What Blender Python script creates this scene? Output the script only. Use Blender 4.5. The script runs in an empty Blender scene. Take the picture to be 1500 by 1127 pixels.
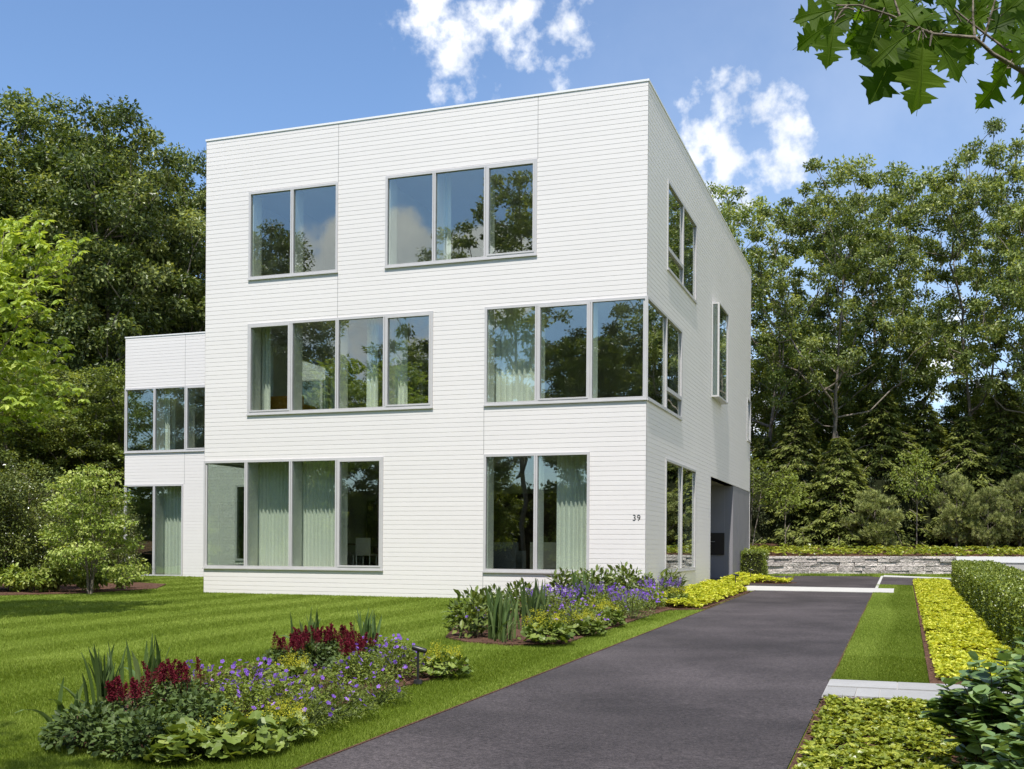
import bpy, math
import numpy as np
from mathutils import Vector, Matrix
rad = math.radians
sc = bpy.context.scene
COL = sc.collection
A = np.array
UP = A([0., 0, 1.])

# ------------------------------------------------------------------ camera frame (fitted to the photograph)
F_PX, CY, ROLL, YAW = 1618.8, 241.2, rad(.379), rad(19.463)
CAM = A([5.551, -25.0, 1.6])
FWD = A([-math.sin(YAW), math.cos(YAW), 0]); RGT = A([math.cos(YAW), math.sin(YAW), 0])
GS = .0155
def gz(x, y):
    return .4 + GS * np.clip(y, -70, 24)
def ray(u, v):
    X, Y = u - 750, v - 563.5; c, s = math.cos(ROLL), math.sin(ROLL)
    return FWD + RGT * ((X * c + Y * s) / F_PX) - UP * ((-X * s + Y * c - CY) / F_PX)
def at(u, v, t):
    return CAM + ray(u, v) * t
def onground(u, v):
    d = ray(u, v); t = (.4 + GS * CAM[1] - CAM[2]) / (d[2] - GS * d[1]); return CAM + t * d
def column(u, t):
    p = CAM + ray(u, 805) * t
    return p[0], p[1]

# ------------------------------------------------------------------ scene objects and their descriptions
def tag(o, label=None, cat=None, group=None, kind=None):
    if label: o['label'] = label
    if cat: o['category'] = cat
    if group: o['group'] = group
    if kind: o['kind'] = kind
    return o
def empty(name, loc=(0, 0, 0), rz=0, **k):
    o = bpy.data.objects.new(name, None); COL.objects.link(o)
    o.empty_display_size = .2; o.location = loc; o.rotation_euler = (0, 0, rz)
    return tag(o, **k)
def link(name, me, parent=None, loc=(0, 0, 0), rz=0, scale=(1, 1, 1), **k):
    o = bpy.data.objects.new(name, me); COL.objects.link(o)
    o.location = loc; o.rotation_euler = (0, 0, rz); o.scale = scale
    if parent is not None: o.parent = parent
    return tag(o, **k)

def unit(v):
    v = np.asarray(v, float); return v / np.maximum(np.linalg.norm(v, axis=-1, keepdims=True), 1e-9)

class MB:
    """collects geometry in numpy arrays; tone is a 0..1 value per face for colour variety"""
    def __init__(s): s.V = []; s.F = []; s.T = []; s.n = 0
    def add(s, V, F, tone=.5):
        V = np.asarray(V, float).reshape(-1, 3); F = np.asarray(F, int)
        s.V.append(V); s.F.append(F + s.n); s.n += len(V)
        s.T.append(np.broadcast_to(np.asarray(tone, float), (len(F),)).copy()); return s
    def box(s, x0, x1, y0, y1, z0, z1, tone=.5):
        V = [(x, y, z) for z in (z0, z1) for y in (y0, y1) for x in (x0, x1)]
        return s.add(V, [(0, 2, 3, 1), (4, 5, 7, 6), (0, 1, 5, 4), (2, 6, 7, 3), (0, 4, 6, 2), (1, 3, 7, 5)], tone)
    def fbox(s, fr, u0, u1, d0, d1, z0, z1, tone=.5):
        k = s.n; s.box(u0, u1, d0, d1, z0, z1, tone); s.V[-1] = fr.p(s.V[-1]); return s
    def quad(s, a, b, c, d, tone=.5): return s.add([a, b, c, d], [(0, 1, 2, 3)], tone)
    def poly(s, pts, tone=.5): return s.add(pts, [tuple(range(len(pts)))], tone)
    def tube(s, P, r, sides=6, cap=False, tone=.5):
        P = np.asarray(P, float); n = len(P); r = np.broadcast_to(np.asarray(r, float), (n,))
        T = unit(np.gradient(P, axis=0)); ref = A([1., 0, 0]) if abs(T[0][0]) < .8 else A([0, 1., 0])
        B = unit(np.cross(T, ref)); Nn = np.cross(B, T)
        a = np.arange(sides) * 2 * math.pi / sides
        V = P[:, None] + r[:, None, None] * (np.cos(a)[None, :, None] * B[:, None] + np.sin(a)[None, :, None] * Nn[:, None])
        i = np.arange(n - 1)[:, None] * sides; j = np.arange(sides)[None]; j2 = (j + 1) % sides
        Fq = np.stack([i + j, i + j2, i + sides + j2, i + sides + j], -1).reshape(-1, 4)
        s.add(V.reshape(-1, 3), Fq, tone)
        if cap:
            k = n * sides
            s.add(V[0][::-1], [tuple(range(sides))], tone); s.add(V[-1], [tuple(range(sides))], tone)
        return s
    def leaves(s, P, T, N, S, tmpl, tone, w=1.):
        """one leaf per row: P base, T along, N normal, S length"""
        tv, tf = tmpl; N = unit(N); T = unit(T); B = unit(np.cross(N, T)); N = np.cross(T, B)
        S = np.broadcast_to(np.asarray(S, float), (len(P),))[:, None, None]
        V = P[:, None] + S * (tv[None, :, 0:1] * T[:, None] + w * tv[None, :, 1:2] * B[:, None] + tv[None, :, 2:3] * N[:, None])
        k = len(tv); Fa = tf[None] + (np.arange(len(P)) * k)[:, None, None]
        return s.add(V.reshape(-1, 3), Fa.reshape(-1, tf.shape[1]), np.repeat(np.broadcast_to(tone, (len(P),)), len(tf)))
    def mesh(s, name, mats, smooth=False):
        me = bpy.data.meshes.new(name)
        V = np.concatenate(s.V).astype(np.float32)
        me.vertices.add(len(V)); me.vertices.foreach_set('co', V.ravel())
        loops = np.concatenate([f.ravel() for f in s.F]); cnt = np.concatenate([np.full(len(f), f.shape[1]) for f in s.F])
        me.loops.add(len(loops)); me.loops.foreach_set('vertex_index', loops.astype(np.int32))
        me.polygons.add(len(cnt)); me.polygons.foreach_set('loop_start', (np.cumsum(cnt) - cnt).astype(np.int32))
        me.polygons.foreach_set('loop_total', cnt.astype(np.int32))
        me.polygons.foreach_set('use_smooth', np.full(len(cnt), bool(smooth)))
        at_ = me.attributes.new('tone', 'FLOAT', 'FACE'); at_.data.foreach_set('value', np.concatenate(s.T).astype(np.float32))
        me.update(calc_edges=True)
        for m in (mats if isinstance(mats, (list, tuple)) else [mats]): me.materials.append(m)
        return me
    def obj(s, name, mats, parent=None, smooth=False, loc=(0, 0, 0), rz=0, scale=(1, 1, 1), **k):
        return link(name, s.mesh(name, mats, smooth), parent, loc, rz, scale, **k)

class Frame:
    """a wall's own axes: u along the wall, d outward, z up"""
    def __init__(s, o, u, n): s.o, s.u, s.n = A(o, float), A(u, float), A(n, float)
    def p(s, V): V = np.asarray(V, float); return s.o + V[..., 0:1] * s.u + V[..., 1:2] * s.n + V[..., 2:3] * UP

# ------------------------------------------------------------------ materials
def nodes(name):
    m = bpy.data.materials.new(name); m.use_nodes = True; nt = m.node_tree; nt.nodes.clear()
    out = nt.nodes.new('ShaderNodeOutputMaterial'); return m, nt, out
def N(nt, t, ins=None, **k):
    n = nt.nodes.new(t)
    for a, v in k.items(): setattr(n, a, v)
    for a, v in (ins or {}).items():
        if isinstance(v, bpy.types.NodeSocket): nt.links.new(v, n.inputs[a])
        else: n.inputs[a].default_value = v
    return n
def c4(c): return (c[0], c[1], c[2], 1)
def ramp(nt, fac, stops):
    r = nt.nodes.new('ShaderNodeValToRGB'); el = r.color_ramp.elements
    while len(el) < len(stops): el.new(.5)
    for e, (p, c) in zip(el, stops): e.position = p; e.color = c4(c)
    nt.links.new(fac, r.inputs[0]); return r.outputs[0]
def surf(name, col, rough=.6, spec=.3, metal=0, noise=None, bump=None, tone=None, fine=None):
    """painted, stone or metal surface: colour varied by noise (scale, low, high), per-face tone (low, high) and bump (scale, strength, distance)"""
    m, nt, out = nodes(name)
    p = N(nt, 'ShaderNodeBsdfPrincipled', {'Roughness': rough, 'Specular IOR Level': spec, 'Metallic': metal})
    nt.links.new(p.outputs[0], out.inputs[0])
    tc = N(nt, 'ShaderNodeTexCoord'); c = None
    col_s = N(nt, 'ShaderNodeRGB'); col_s.outputs[0].default_value = c4(col); c = col_s.outputs[0]
    def mul(c, fac_socket, lo, hi):
        mr = N(nt, 'ShaderNodeMapRange', {0: fac_socket, 3: lo, 4: hi})
        mx = N(nt, 'ShaderNodeMix', {0: 1.}, data_type='RGBA', blend_type='MULTIPLY')
        nt.links.new(c, mx.inputs[6]); cmb = N(nt, 'ShaderNodeCombineColor', {0: mr.outputs[0], 1: mr.outputs[0], 2: mr.outputs[0]})
        nt.links.new(cmb.outputs[0], mx.inputs[7]); return mx.outputs[2]
    for nz in ([noise] if noise and not isinstance(noise, list) else noise or []):
        n = N(nt, 'ShaderNodeTexNoise', {'Vector': tc.outputs['Object'], 'Scale': nz[0], 'Detail': 5., 'Roughness': .6})
        mr = N(nt, 'ShaderNodeMapRange', {0: n.outputs[0], 1: .3, 2: .7}); c = mul(c, mr.outputs[0], nz[1], nz[2])
    if tone:
        a = N(nt, 'ShaderNodeAttribute', attribute_name='tone'); c = mul(c, a.outputs['Fac'], *tone)
    nt.links.new(c, p.inputs['Base Color'])
    if bump:
        n = N(nt, 'ShaderNodeTexNoise', {'Vector': tc.outputs['Object'], 'Scale': bump[0], 'Detail': 4.})
        b = N(nt, 'ShaderNodeBump', {'Height': n.outputs[0], 'Strength': bump[1], 'Distance': bump[2]})
        nt.links.new(b.outputs[0], p.inputs['Normal'])
    return m
def leafmat(name, stops, trans=.3, rough=.45, spec=.35, tint=(1.25, 1.15, .5), obrand=.18):
    m, nt, out = nodes(name)
    a = N(nt, 'ShaderNodeAttribute', attribute_name='tone')
    c = ramp(nt, a.outputs['Fac'], stops)
    oi = N(nt, 'ShaderNodeObjectInfo')
    mr = N(nt, 'ShaderNodeMapRange', {0: oi.outputs['Random'], 3: 1 - obrand, 4: 1 + obrand})
    hs = N(nt, 'ShaderNodeHueSaturation', {'Color': c, 'Value': mr.outputs[0]})
    p = N(nt, 'ShaderNodeBsdfPrincipled', {'Base Color': hs.outputs[0], 'Roughness': rough, 'Specular IOR Level': spec})
    mx = N(nt, 'ShaderNodeMix', {0: 1., 7: c4(tint)}, data_type='RGBA', blend_type='MULTIPLY')
    nt.links.new(hs.outputs[0], mx.inputs[6])
    t = N(nt, 'ShaderNodeBsdfTranslucent', {'Color': mx.outputs[2]})
    ms = N(nt, 'ShaderNodeMixShader', {0: trans, 1: p.outputs[0], 2: t.outputs[0]})
    nt.links.new(ms.outputs[0], out.inputs[0]); return m
def glassmat(name, tint, base, roughness=0.0):
    """thin window glass: a see-through tint with a mirror reflection that grows towards grazing"""
    m, nt, out = nodes(name)
    lw = N(nt, 'ShaderNodeLayerWeight', {'Blend': .5})
    pw = N(nt, 'ShaderNodeMath', {0: lw.outputs['Facing'], 1: 3.2}, operation='POWER')
    fc = N(nt, 'ShaderNodeMapRange', {0: pw.outputs[0], 3: base, 4: .95})
    tr = N(nt, 'ShaderNodeBsdfTransparent', {0: c4(tint)})
    tc = N(nt, 'ShaderNodeTexCoord')
    nz = N(nt, 'ShaderNodeTexNoise', {'Vector': tc.outputs['Object'], 'Scale': .9, 'Detail': 1.})
    bp = N(nt, 'ShaderNodeBump', {'Height': nz.outputs[0], 'Strength': .12, 'Distance': .012})
    gl = N(nt, 'ShaderNodeBsdfGlossy', {'Color': (.93, .96, .95, 1), 'Roughness': roughness, 'Normal': bp.outputs[0]})
    ms = N(nt, 'ShaderNodeMixShader', {0: fc.outputs[0], 1: tr.outputs[0], 2: gl.outputs[0]})
    nt.links.new(ms.outputs[0], out.inputs[0]); return m

M = {}
M['board'] = surf('painted_boards', (.745, .708, .682), .5, .3, noise=[(.35, .965, 1.0), (6, .98, 1.0)], tone=(.965, 1.0))
M['trim'] = surf('white_metal', (.74, .73, .72), .4, .4)
M['alu'] = surf('satin_aluminium', (.50, .485, .48), .4, .5, metal=.0, noise=(3, .94, 1.03))
M['glass'] = glassmat('window_glass', (.90, .945, .90), .155)
M['grey'] = surf('grey_panels', (.235, .225, .24), .55, .3, noise=(1.2, .93, 1.05))
M['plaster'] = surf('white_plaster', (.80, .79, .765), .8, .2)
M['ceil'] = surf('white_ceiling', (.70, .70, .68), .8, .2)
M['floor'] = surf('oak_floor', (.46, .39, .31), .45, .4, noise=(3, .8, 1.15))
M['darkwood'] = surf('dark_walnut', (.12, .08, .06), .45, .4, noise=(4, .7, 1.3))
M['curtain'] = surf('curtain_linen', (.93, .92, .87), .9, .1)
M['bronze'] = surf('dark_bronze', (.05, .042, .038), .35, .5, metal=.4)
M['steel'] = surf('brushed_steel', (.6, .6, .6), .3, .5, metal=1)
M['black'] = surf('black_metal', (.018, .018, .019), .4, .5)
M['roof'] = surf('roof_membrane', (.5, .5, .5), .8, .2)
M['sofa'] = surf('beige_upholstery', (.55, .52, .46), .9, .1)
M['cushion'] = surf('grey_upholstery', (.2, .21, .22), .9, .1)
M['amber'] = surf('amber_upholstery', (.5, .25, .035), .8, .2)
M['asphalt'] = surf('asphalt', (.0455, .0382, .0388), .75, .25, noise=[(.2, .60, 1.42), (.8, .8, 1.2), (26, .6, 1.45), (70, .5, 1.6)], bump=(120, .6, .01))  # broad noise paints soft tree-shade patches into the asphalt colour
M['conc'] = surf('pale_concrete', (.44, .43, .405), .8, .2, noise=[(1.5, .92, 1.04), (40, .93, 1.05)])
M['slate'] = surf('bluestone', (.30, .295, .285), .65, .3, noise=[(1.3, .88, 1.1), (14, .95, 1.05)], tone=(.86, 1.1))
M['joint'] = surf('pale_mortar', (.36, .35, .34), .9, .1)
M['stone'] = surf('fieldstone', (.52, .465, .42), .85, .2, noise=[(1.6, .8, 1.15), (7, .68, 1.25), (28, .8, 1.15)], tone=(.68, 1.2), bump=(16, 1., .06))
M['mortar'] = surf('dark_joints', (.16, .135, .115), .9, .1)
M['mulch'] = surf('bark_mulch', (.115, .062, .042), .95, .1, noise=[(3, .75, 1.2), (45, .45, 1.6)], bump=(40, 1., .05), tone=(.7, 1.3))
M['soil'] = surf('lawn_soil', (.09, .125, .013), .95, .05, noise=[(.5, .85, 1.15), (30, .6, 1.4)])
M['bark'] = surf('grey_bark', (.19, .16, .13), .9, .15, noise=[(4, .7, 1.25), (22, .7, 1.3)], bump=(14, .8, .04))
M['stem'] = surf('green_stem', (.075, .10, .03), .7, .2)
M['brownstem'] = surf('brown_stem', (.10, .07, .045), .8, .2)
M['hedgecore'] = surf('hedge_twigs', (.022, .026, .010), .95, .1)
def L3(d, m, l): return [(0, d), (.5, m), (1, l)]
M['oak'] = leafmat('oak_leaf', L3((0.05, 0.075, 0.015), (0.17, 0.23, 0.055), (0.5, 0.55, 0.2)), 0.48, .38, .5)
M['maple'] = leafmat('maple_leaf', L3((0.022, 0.04, 0.009), (0.095, 0.14, 0.027), (0.43, 0.48, 0.16)), 0.4, .4, .45)
M['hickory'] = leafmat('hickory_leaf', L3((0.15, 0.22, 0.03), (0.29, 0.38, 0.06), (0.5, 0.57, 0.15)), 0.44, .45, .35)
M['wood'] = leafmat('woodland_leaf', L3((0.05, 0.07, 0.014), (0.175, 0.235, 0.045), (0.44, 0.49, 0.12)), 0.46, .42, .4)
M['lime'] = leafmat('lime_green_leaf', L3((0.09, 0.12, 0.02), (0.17, 0.22, 0.035), (0.3, 0.34, 0.07)), .36, .45, .35)
M['hemlock'] = leafmat('hemlock_needle', L3((0.06, 0.08, 0.018), (0.19, 0.23, 0.055), (0.46, 0.48, 0.13)), 0.36, .5, .3)
M['pine'] = leafmat('pine_needle', L3((0.09, 0.115, 0.03), (0.24, 0.27, 0.085), (0.5, 0.51, 0.2)), .15, .5, .3)
M['dogwood'] = leafmat('dogwood_leaf', L3((0.12, 0.18, 0.03), (0.27, 0.35, 0.06), (0.5, 0.54, 0.17)), .34, .45, .35)
M['holly'] = leafmat('holly_leaf', L3((0.045, 0.065, 0.012), (0.11, 0.14, 0.026), (0.25, 0.27, 0.06)), .2, .3, .5)
M['box'] = leafmat('boxwood_leaf', L3((0.05, 0.08, 0.01), (0.16, 0.215, 0.022), (0.38, 0.43, 0.07)), .25, .35, .5)
M['yew'] = leafmat('yew_leaf', L3((0.014, 0.022, 0.009), (0.03, 0.042, 0.016), (0.06, 0.075, 0.028)), .1, .5, .3)
M['gold'] = leafmat('golden_leaf', L3((0.18, 0.23, 0.014), (0.47, 0.51, 0.035), (0.82, 0.79, 0.14)), .35, .45, .3, obrand=.05)
M['pachy'] = leafmat('pachysandra_leaf', L3((0.075, 0.115, 0.012), (0.235, 0.285, 0.03), (0.54, 0.55, 0.08)), .3, .35, .45, obrand=.05)
M['viburnum'] = leafmat('viburnum_leaf', L3((0.07, 0.125, 0.04), (0.16, 0.25, 0.085), (0.34, 0.43, 0.17)), .3, .38, .5)
M['grass'] = leafmat('grass_blade', L3((0.085, 0.13, 0.012), (0.19, 0.262, 0.034), (0.4, 0.47, 0.115)), .35, .6, .12, obrand=.02)
M['iris'] = leafmat('iris_blade', L3((0.055, 0.1, 0.03), (0.1, 0.16, 0.045), (0.24, 0.3, 0.12)), .3, .4, .4)
M['astleaf'] = leafmat('astilbe_leaf', L3((0.04, 0.065, 0.02), (0.075, 0.115, 0.03), (0.15, 0.2, 0.055)), .22, .5, .22)
M['astflower'] = leafmat('astilbe_plume', L3((0.065, 0.006, 0.011), (0.145, 0.012, 0.024), (0.28, 0.03, 0.055)), .3, .7, .2, tint=(1.3, .6, .7), obrand=.1)
M['gerleaf'] = leafmat('cranesbill_leaf', L3((0.07, 0.1, 0.014), (0.15, 0.2, 0.025), (0.3, 0.34, 0.06)), .32, .45, .35)
M['gerflower'] = leafmat('cranesbill_petal', L3((0.15, 0.07, 0.42), (0.27, 0.12, 0.62), (0.42, 0.22, 0.76)), .35, .6, .2, tint=(1.1, .8, 1.2), obrand=.08)
M['mantle'] = leafmat('mantle_leaf', L3((0.07, 0.11, 0.02), (0.16, 0.22, 0.04), (0.32, 0.37, 0.1)), .3, .45, .35)
M['yelflower'] = leafmat('yellow_green_flower', L3((.24, .26, .02), (.40, .40, .03), (.6, .56, .05)), .35, .6, .2, obrand=.05)
M['bush'] = leafmat('perennial_leaf', L3((0.06, 0.09, 0.02), (0.13, 0.18, 0.035), (0.27, 0.31, 0.08)), .3, .42, .4)

# ------------------------------------------------------------------ leaf shapes (along, across, up)
def tm(v, f): return A(v, float), A(f, int)
DIA = tm([(0, 0, 0), (.45, .27, .07), (1, 0, -.06), (.45, -.27, .07)], [(0, 3, 2), (0, 2, 1)])
OVAL = tm([(0, 0, 0), (.5, 0, -.03), (1, 0, -.12), (.22, .2, .04), (.62, .25, .02), (.22, -.2, .04), (.62, -.25, .02)],
          [(0, 1, 3), (1, 4, 3), (1, 2, 4), (0, 5, 1), (1, 5, 6), (1, 6, 2)])
ROUND = tm([(0, 0, 0), (.45, 0, -.04), (1, 0, -.1), (.06, .3, .03), (.45, .46, .05), (.82, .27, -.02), (.06, -.3, .03), (.45, -.46, .05), (.82, -.27, -.02)],
           [(0, 1, 3), (1, 4, 3), (1, 5, 4), (1, 2, 5), (0, 6, 1), (1, 6, 7), (1, 7, 8), (1, 8, 2)])
LANCE = tm([(0, 0, 0), (.4, .11, .03), (1, 0, -.12), (.4, -.11, .03)], [(0, 3, 2), (0, 2, 1)])
BLADE1 = tm([(0, .5, 0), (0, -.5, 0), (1, 0, 0)], [(0, 1, 2)])
def lobed(half):
    h = A(half); n = len(h); mid = np.stack([h[:, 0], 0 * h[:, 0], -.28 * h[:, 0] ** 2], 1)
    bend = lambda sgn: np.stack([h[:, 0], sgn * h[:, 1], .24 * h[:, 1] + .12 * h[:, 1] * np.sin(9 * h[:, 0]) - .28 * h[:, 0] ** 2], 1)
    V = np.concatenate([mid, bend(1), bend(-1)]); F = []
    for i in range(n - 1):
        F += [(i, i + 1, n + i + 1, n + i), (i, 2 * n + i, 2 * n + i + 1, i + 1)]
    return tm(V, F)
OAKLEAF = lobed([(0, .004), (.12, .008), (.15, .07), (.20, .15), (.25, .20), (.285, .34), (.305, .22), (.36, .27), (.37, .13), (.42, .11), (.47, .22), (.52, .34), (.56, .48), (.585, .37),
                 (.65, .42), (.655, .25), (.675, .13), (.71, .125), (.76, .22), (.81, .32), (.825, .22), (.87, .24), (.88, .13), (.93, .10), (.95, .05), (1, .0)])
def scallop(k=9, inner=.86):
    n = k * 2; a = np.linspace(.25, 2 * math.pi - .25, n + 1); r = np.where(np.arange(n + 1) % 2, 1., inner) * .5
    V = [(0.0, 0, 0)] + [(-math.cos(t) * q + .0, math.sin(t) * q, .05 + .05 * math.cos(3 * t)) for t, q in zip(a, r)]
    return tm(V, [(0, i + 2, i + 1) for i in range(n)])
SCALLOP = scallop()
def tuft(k, spread, w, seed=1):
    r = np.random.default_rng(seed); V = []; F = []
    for i in range(k):
        a = r.uniform(0, 2 * math.pi); s = spread * math.sqrt(r.uniform(.05, 1)); d = unit(A([1, s * math.cos(a), s * math.sin(a)])) * r.uniform(.75, 1)
        b = unit(np.cross(d, r.normal(size=3))) * w; o = A([r.uniform(0, .3), 0, 0]); q = len(V)
        V += [o + b, o - b, o + d]; F.append((q, q + 1, q + 2))
    return tm(V, F)
NEEDLES = tuft(14, .9, .05)
def flower5():
    V = [(0, 0, 0)]; F = []
    for i in range(5):
        a = i * 2 * math.pi / 5; q = len(V)
        for da, rr, z in ((-.42, .30, .06), (-.5, .85, .13), (0, 1., .09), (.5, .85, .13), (.42, .30, .06)):
            V.append((.5 * rr * math.cos(a + da), .5 * rr * math.sin(a + da), z))
        F += [(0, q, q + 1), (0, q + 1, q + 2), (0, q + 2, q + 3), (0, q + 3, q + 4)]
    return tm(V, F)
FLOWER = flower5()

# ------------------------------------------------------------------ growing woody plants
def ball(rng, n, shell=.45):
    v = unit(rng.normal(size=(n, 3))); return v * rng.uniform(0, 1, (n, 1)) ** shell
def sample_lobes(rng, lobes, n, mind, shell=.45):
    """points spread through a set of ellipsoids, no two nearer than mind"""
    L = A(lobes, float); w = (L[:, 3] * L[:, 4] * L[:, 5]) ** (2 / 3); w /= w.sum(); pts = np.zeros((0, 3))
    for _ in range(30):
        k = rng.choice(len(L), n, p=w); c = L[k, :3] + ball(rng, n, shell) * L[k, 3:]
        for p in c:
            if len(pts) >= n: return pts
            if len(pts) == 0 or ((pts - p) ** 2).sum(1).min() > mind * mind: pts = np.vstack([pts, p])
    return pts
def grow(rng, trunk, clumps, r_tip=.012, r_max=.3, up=.35, power=2.3, wiggle=.12, side=5):
    """connects leaf clumps to a trunk with branches that thicken towards it; returns the wood's geometry"""
    nodes_ = [A(p, float) for p in trunk]; par = [-1] + list(range(len(trunk) - 1)); plen = [0.]
    for i in range(1, len(nodes_)): plen.append(plen[-1] + np.linalg.norm(nodes_[i] - nodes_[i - 1]))
    base = nodes_[0]; order = np.argsort(np.linalg.norm((clumps - base) * A([1.2, 1.2, .8]), axis=1)); tips = []
    start = max(1, len(trunk) // 3)
    for ci in order:
        p = clumps[ci]; Q = A(nodes_); dv = p - Q; dist = np.linalg.norm(dv, axis=1)
        hor = np.hypot(dv[:, 0], dv[:, 1])
        cost = dist * 1.0 + .30 * A(plen) + np.maximum(0, up * hor - dv[:, 2]) * 1.1; cost[:start] += 6
        k = int(np.argmin(cost)); a = nodes_[k]; d = dist[k]; m = max(1, int(d / .9)); prev = k
        side_v = rng.normal(size=3) * wiggle * d; lift = A([0, 0, .14 * hor[k]])
        for j in range(1, m + 1):
            t = j / (m + 0.); q = a + (p - a) * t + (side_v - lift * 1.) * math.sin(math.pi * t) * .8 + rng.normal(size=3) * .03 * d * (t < 1)
            nodes_.append(q); par.append(prev); plen.append(plen[prev] + np.linalg.norm(q - nodes_[prev])); prev = len(nodes_) - 1
        tips.append(prev)
    n = len(nodes_); acc = np.zeros(n); kids = [[] for _ in range(n)]
    for i in range(n):
        if par[i] >= 0: kids[par[i]].append(i)
    for i in range(n - 1, -1, -1):
        if not kids[i]: acc[i] = r_tip ** power
        acc_i = acc[i]
        if par[i] >= 0: acc[par[i]] += acc_i
    # nodes were added parents-first, so the sums are complete
    r = acc ** (1 / power); r *= min(1., r_max / r[0]) if r[0] > r_max else 1.
    mb = MB(); done = [(0, -1)]
    Q = A(nodes_)
    while done:
        s0, pp = done.pop(); ch = [] if pp < 0 else [pp]; i = s0
        while True:
            ch.append(i)
            if not kids[i]: break
            ks = sorted(kids[i], key=lambda k: -r[k])
            for k in ks[1:]: done.append((k, i))
            i = ks[0]
        if len(ch) > 1:
            rr = r[ch].copy()
            if pp >= 0: rr[0] = min(rr[0], rr[1] * 1.25)
            if pp < 0 and len(rr) > 2: rr[0] *= 1.35
            mb.tube(Q[ch], rr, 9 if rr[0] > .1 else side)
    return mb
def clump_leaves(mb, rng, centres, n, R, flat, size, tmpl, centre=None, upw=.7, outw=.5, rnd=.7, droop=.25, w=1., tonef=None, shell=.5):
    C_ = np.repeat(centres, n, 0); off = ball(rng, len(C_), shell) * (R * rng.uniform(.7, 1.25, (len(centres), 1)).repeat(n, 0)); off[:, 2] *= flat
    P = C_ + off; c0 = centres.mean(0) if centre is None else A(centre)
    out = unit(P - c0)
    Nn = unit(UP * upw + out * outw * .5 + unit(off) * .8 + rng.normal(size=P.shape) * rnd * .6)
    T = unit(off * A([1, 1, .5]) + out * .3 + rng.normal(size=P.shape) * .5 - UP * droop)
    tone = np.clip(rng.normal(.5, .2, len(P)) + np.repeat(rng.normal(0, .13, len(centres)), n), 0, 1)
    mb.leaves(P, T, Nn, size * rng.uniform(.65, 1.25, len(P)), tmpl, tone, w); return mb

MODELS = {}
def tall_tree(key, seed, h, lobes, nclump, mind, per, R, size, leaf, trunk_top=.72, lean=(0, 0), r_max=.34, flat=.62, tmpl=DIA, shell=.5, **kw):
    rng = np.random.default_rng(seed); k = 12
    z = np.linspace(0, h * trunk_top, k)
    tr = np.stack([lean[0] * (z / h) ** 1.3 + .16 * np.cumsum(rng.normal(size=k)) * (z > 0), lean[1] * (z / h) ** 1.3 + .16 * np.cumsum(rng.normal(size=k)) * (z > 0), z - .4 * (z == 0)], 1)
    cl = sample_lobes(rng, lobes, nclump, mind, .5); wood = grow(rng, tr, cl, r_tip=.019, r_max=r_max)
    cr = clump_leaves(MB(), rng, cl, per, R, flat, size, tmpl, tmpl is DIA and (0, 0, h * .45) or None, shell=shell, **kw)
    MODELS[key] = (wood.mesh(key + '_wood', M['bark'], True), cr.mesh(key + '_leaves', M[leaf]))
def oak_lobes(seed, h, w, low=.38, n=15):
    r = np.random.default_rng(seed); L = []
    for i in range(n):
        f = (i + .5) / n; z = h * (low + (0.95 - low) * f); spread = w * (.62 + .5 * math.sin(math.pi * min(1, f * .9 + .12))) * .5
        a = i * 2.4 + r.uniform(-.4, .4); d = spread * r.uniform(.45, .95); q = w * r.uniform(.17, .25)
        if f > .85: d *= .55
        L.append((d * math.cos(a), d * math.sin(a), z, q, q, q * r.uniform(.65, .95)))
    return L
def plant_tree(key, name, label, u, depth, height_px=None, rz=0., sx=1., scale=None, z=None, group=None, cat='tree', xy=None):
    wood, leaves = MODELS[key]
    x, y = xy if xy is not None else column(u, depth)
    z = float(gz(x, y)) if z is None else z
    hm = max(v.co.z for v in leaves.vertices) if 'h' not in leaves else leaves['h']
    leaves['h'] = hm
    s = scale if scale else (CAM[2] + (805 + (u - 750) * .0066 - height_px) / F_PX * depth - z) / hm
    o = empty(name, (x, y, z), rz, label=label, cat=cat, group=group)
    for nm, me in (('trunk', wood), ('crown', leaves)):
        link(nm, me, o, scale=(s * sx, s * sx, s))
    return o

# ------------------------------------------------------------------ camera, sun and sky
cam = bpy.data.cameras.new('camera'); co = bpy.data.objects.new('camera', cam); COL.objects.link(co); sc.camera = co
cam.sensor_fit = 'HORIZONTAL'; cam.sensor_width = 36; cam.lens = 36 * F_PX / 1500; cam.clip_end = 3000; cam.clip_start = .05
cam.shift_x = math.sin(ROLL) * CY / 1500; cam.shift_y = CY * math.cos(ROLL) / 1500
cx = RGT * math.cos(ROLL) + UP * math.sin(ROLL); cz = -FWD; cyv = np.cross(cz, cx)
mw = Matrix.Identity(4)
for i in range(3): mw[i][0], mw[i][1], mw[i][2], mw[i][3] = cx[i], cyv[i], cz[i], CAM[i]
co.matrix_world = mw
SAZ, SEL = rad(-7), rad(63)
SUN = A([-math.sin(SAZ) * math.cos(SEL), -math.cos(SAZ) * math.cos(SEL), math.sin(SEL)])
sl = bpy.data.lights.new('sun', 'SUN'); sl.energy = 4.6; sl.angle = rad(.53); sl.color = (1, .96, .90)
so = bpy.data.objects.new('sun', sl); COL.objects.link(so); so.rotation_euler = Vector(SUN).to_track_quat('Z', 'Y').to_euler(); so.location = (-20, -30, 40)
wd = bpy.data.worlds.new('World'); sc.world = wd; wd.use_nodes = True; nt = wd.node_tree; nt.nodes.clear()
wo = nt.nodes.new('ShaderNodeOutputWorld')
sky = N(nt, 'ShaderNodeTexSky', sky_type='NISHITA', sun_disc=False); sky.sun_elevation = SEL; sky.sun_rotation = math.atan2(SUN[0], SUN[1])
sky.air_density = 1.0; sky.dust_density = .5; sky.ozone_density = 1.6
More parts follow.
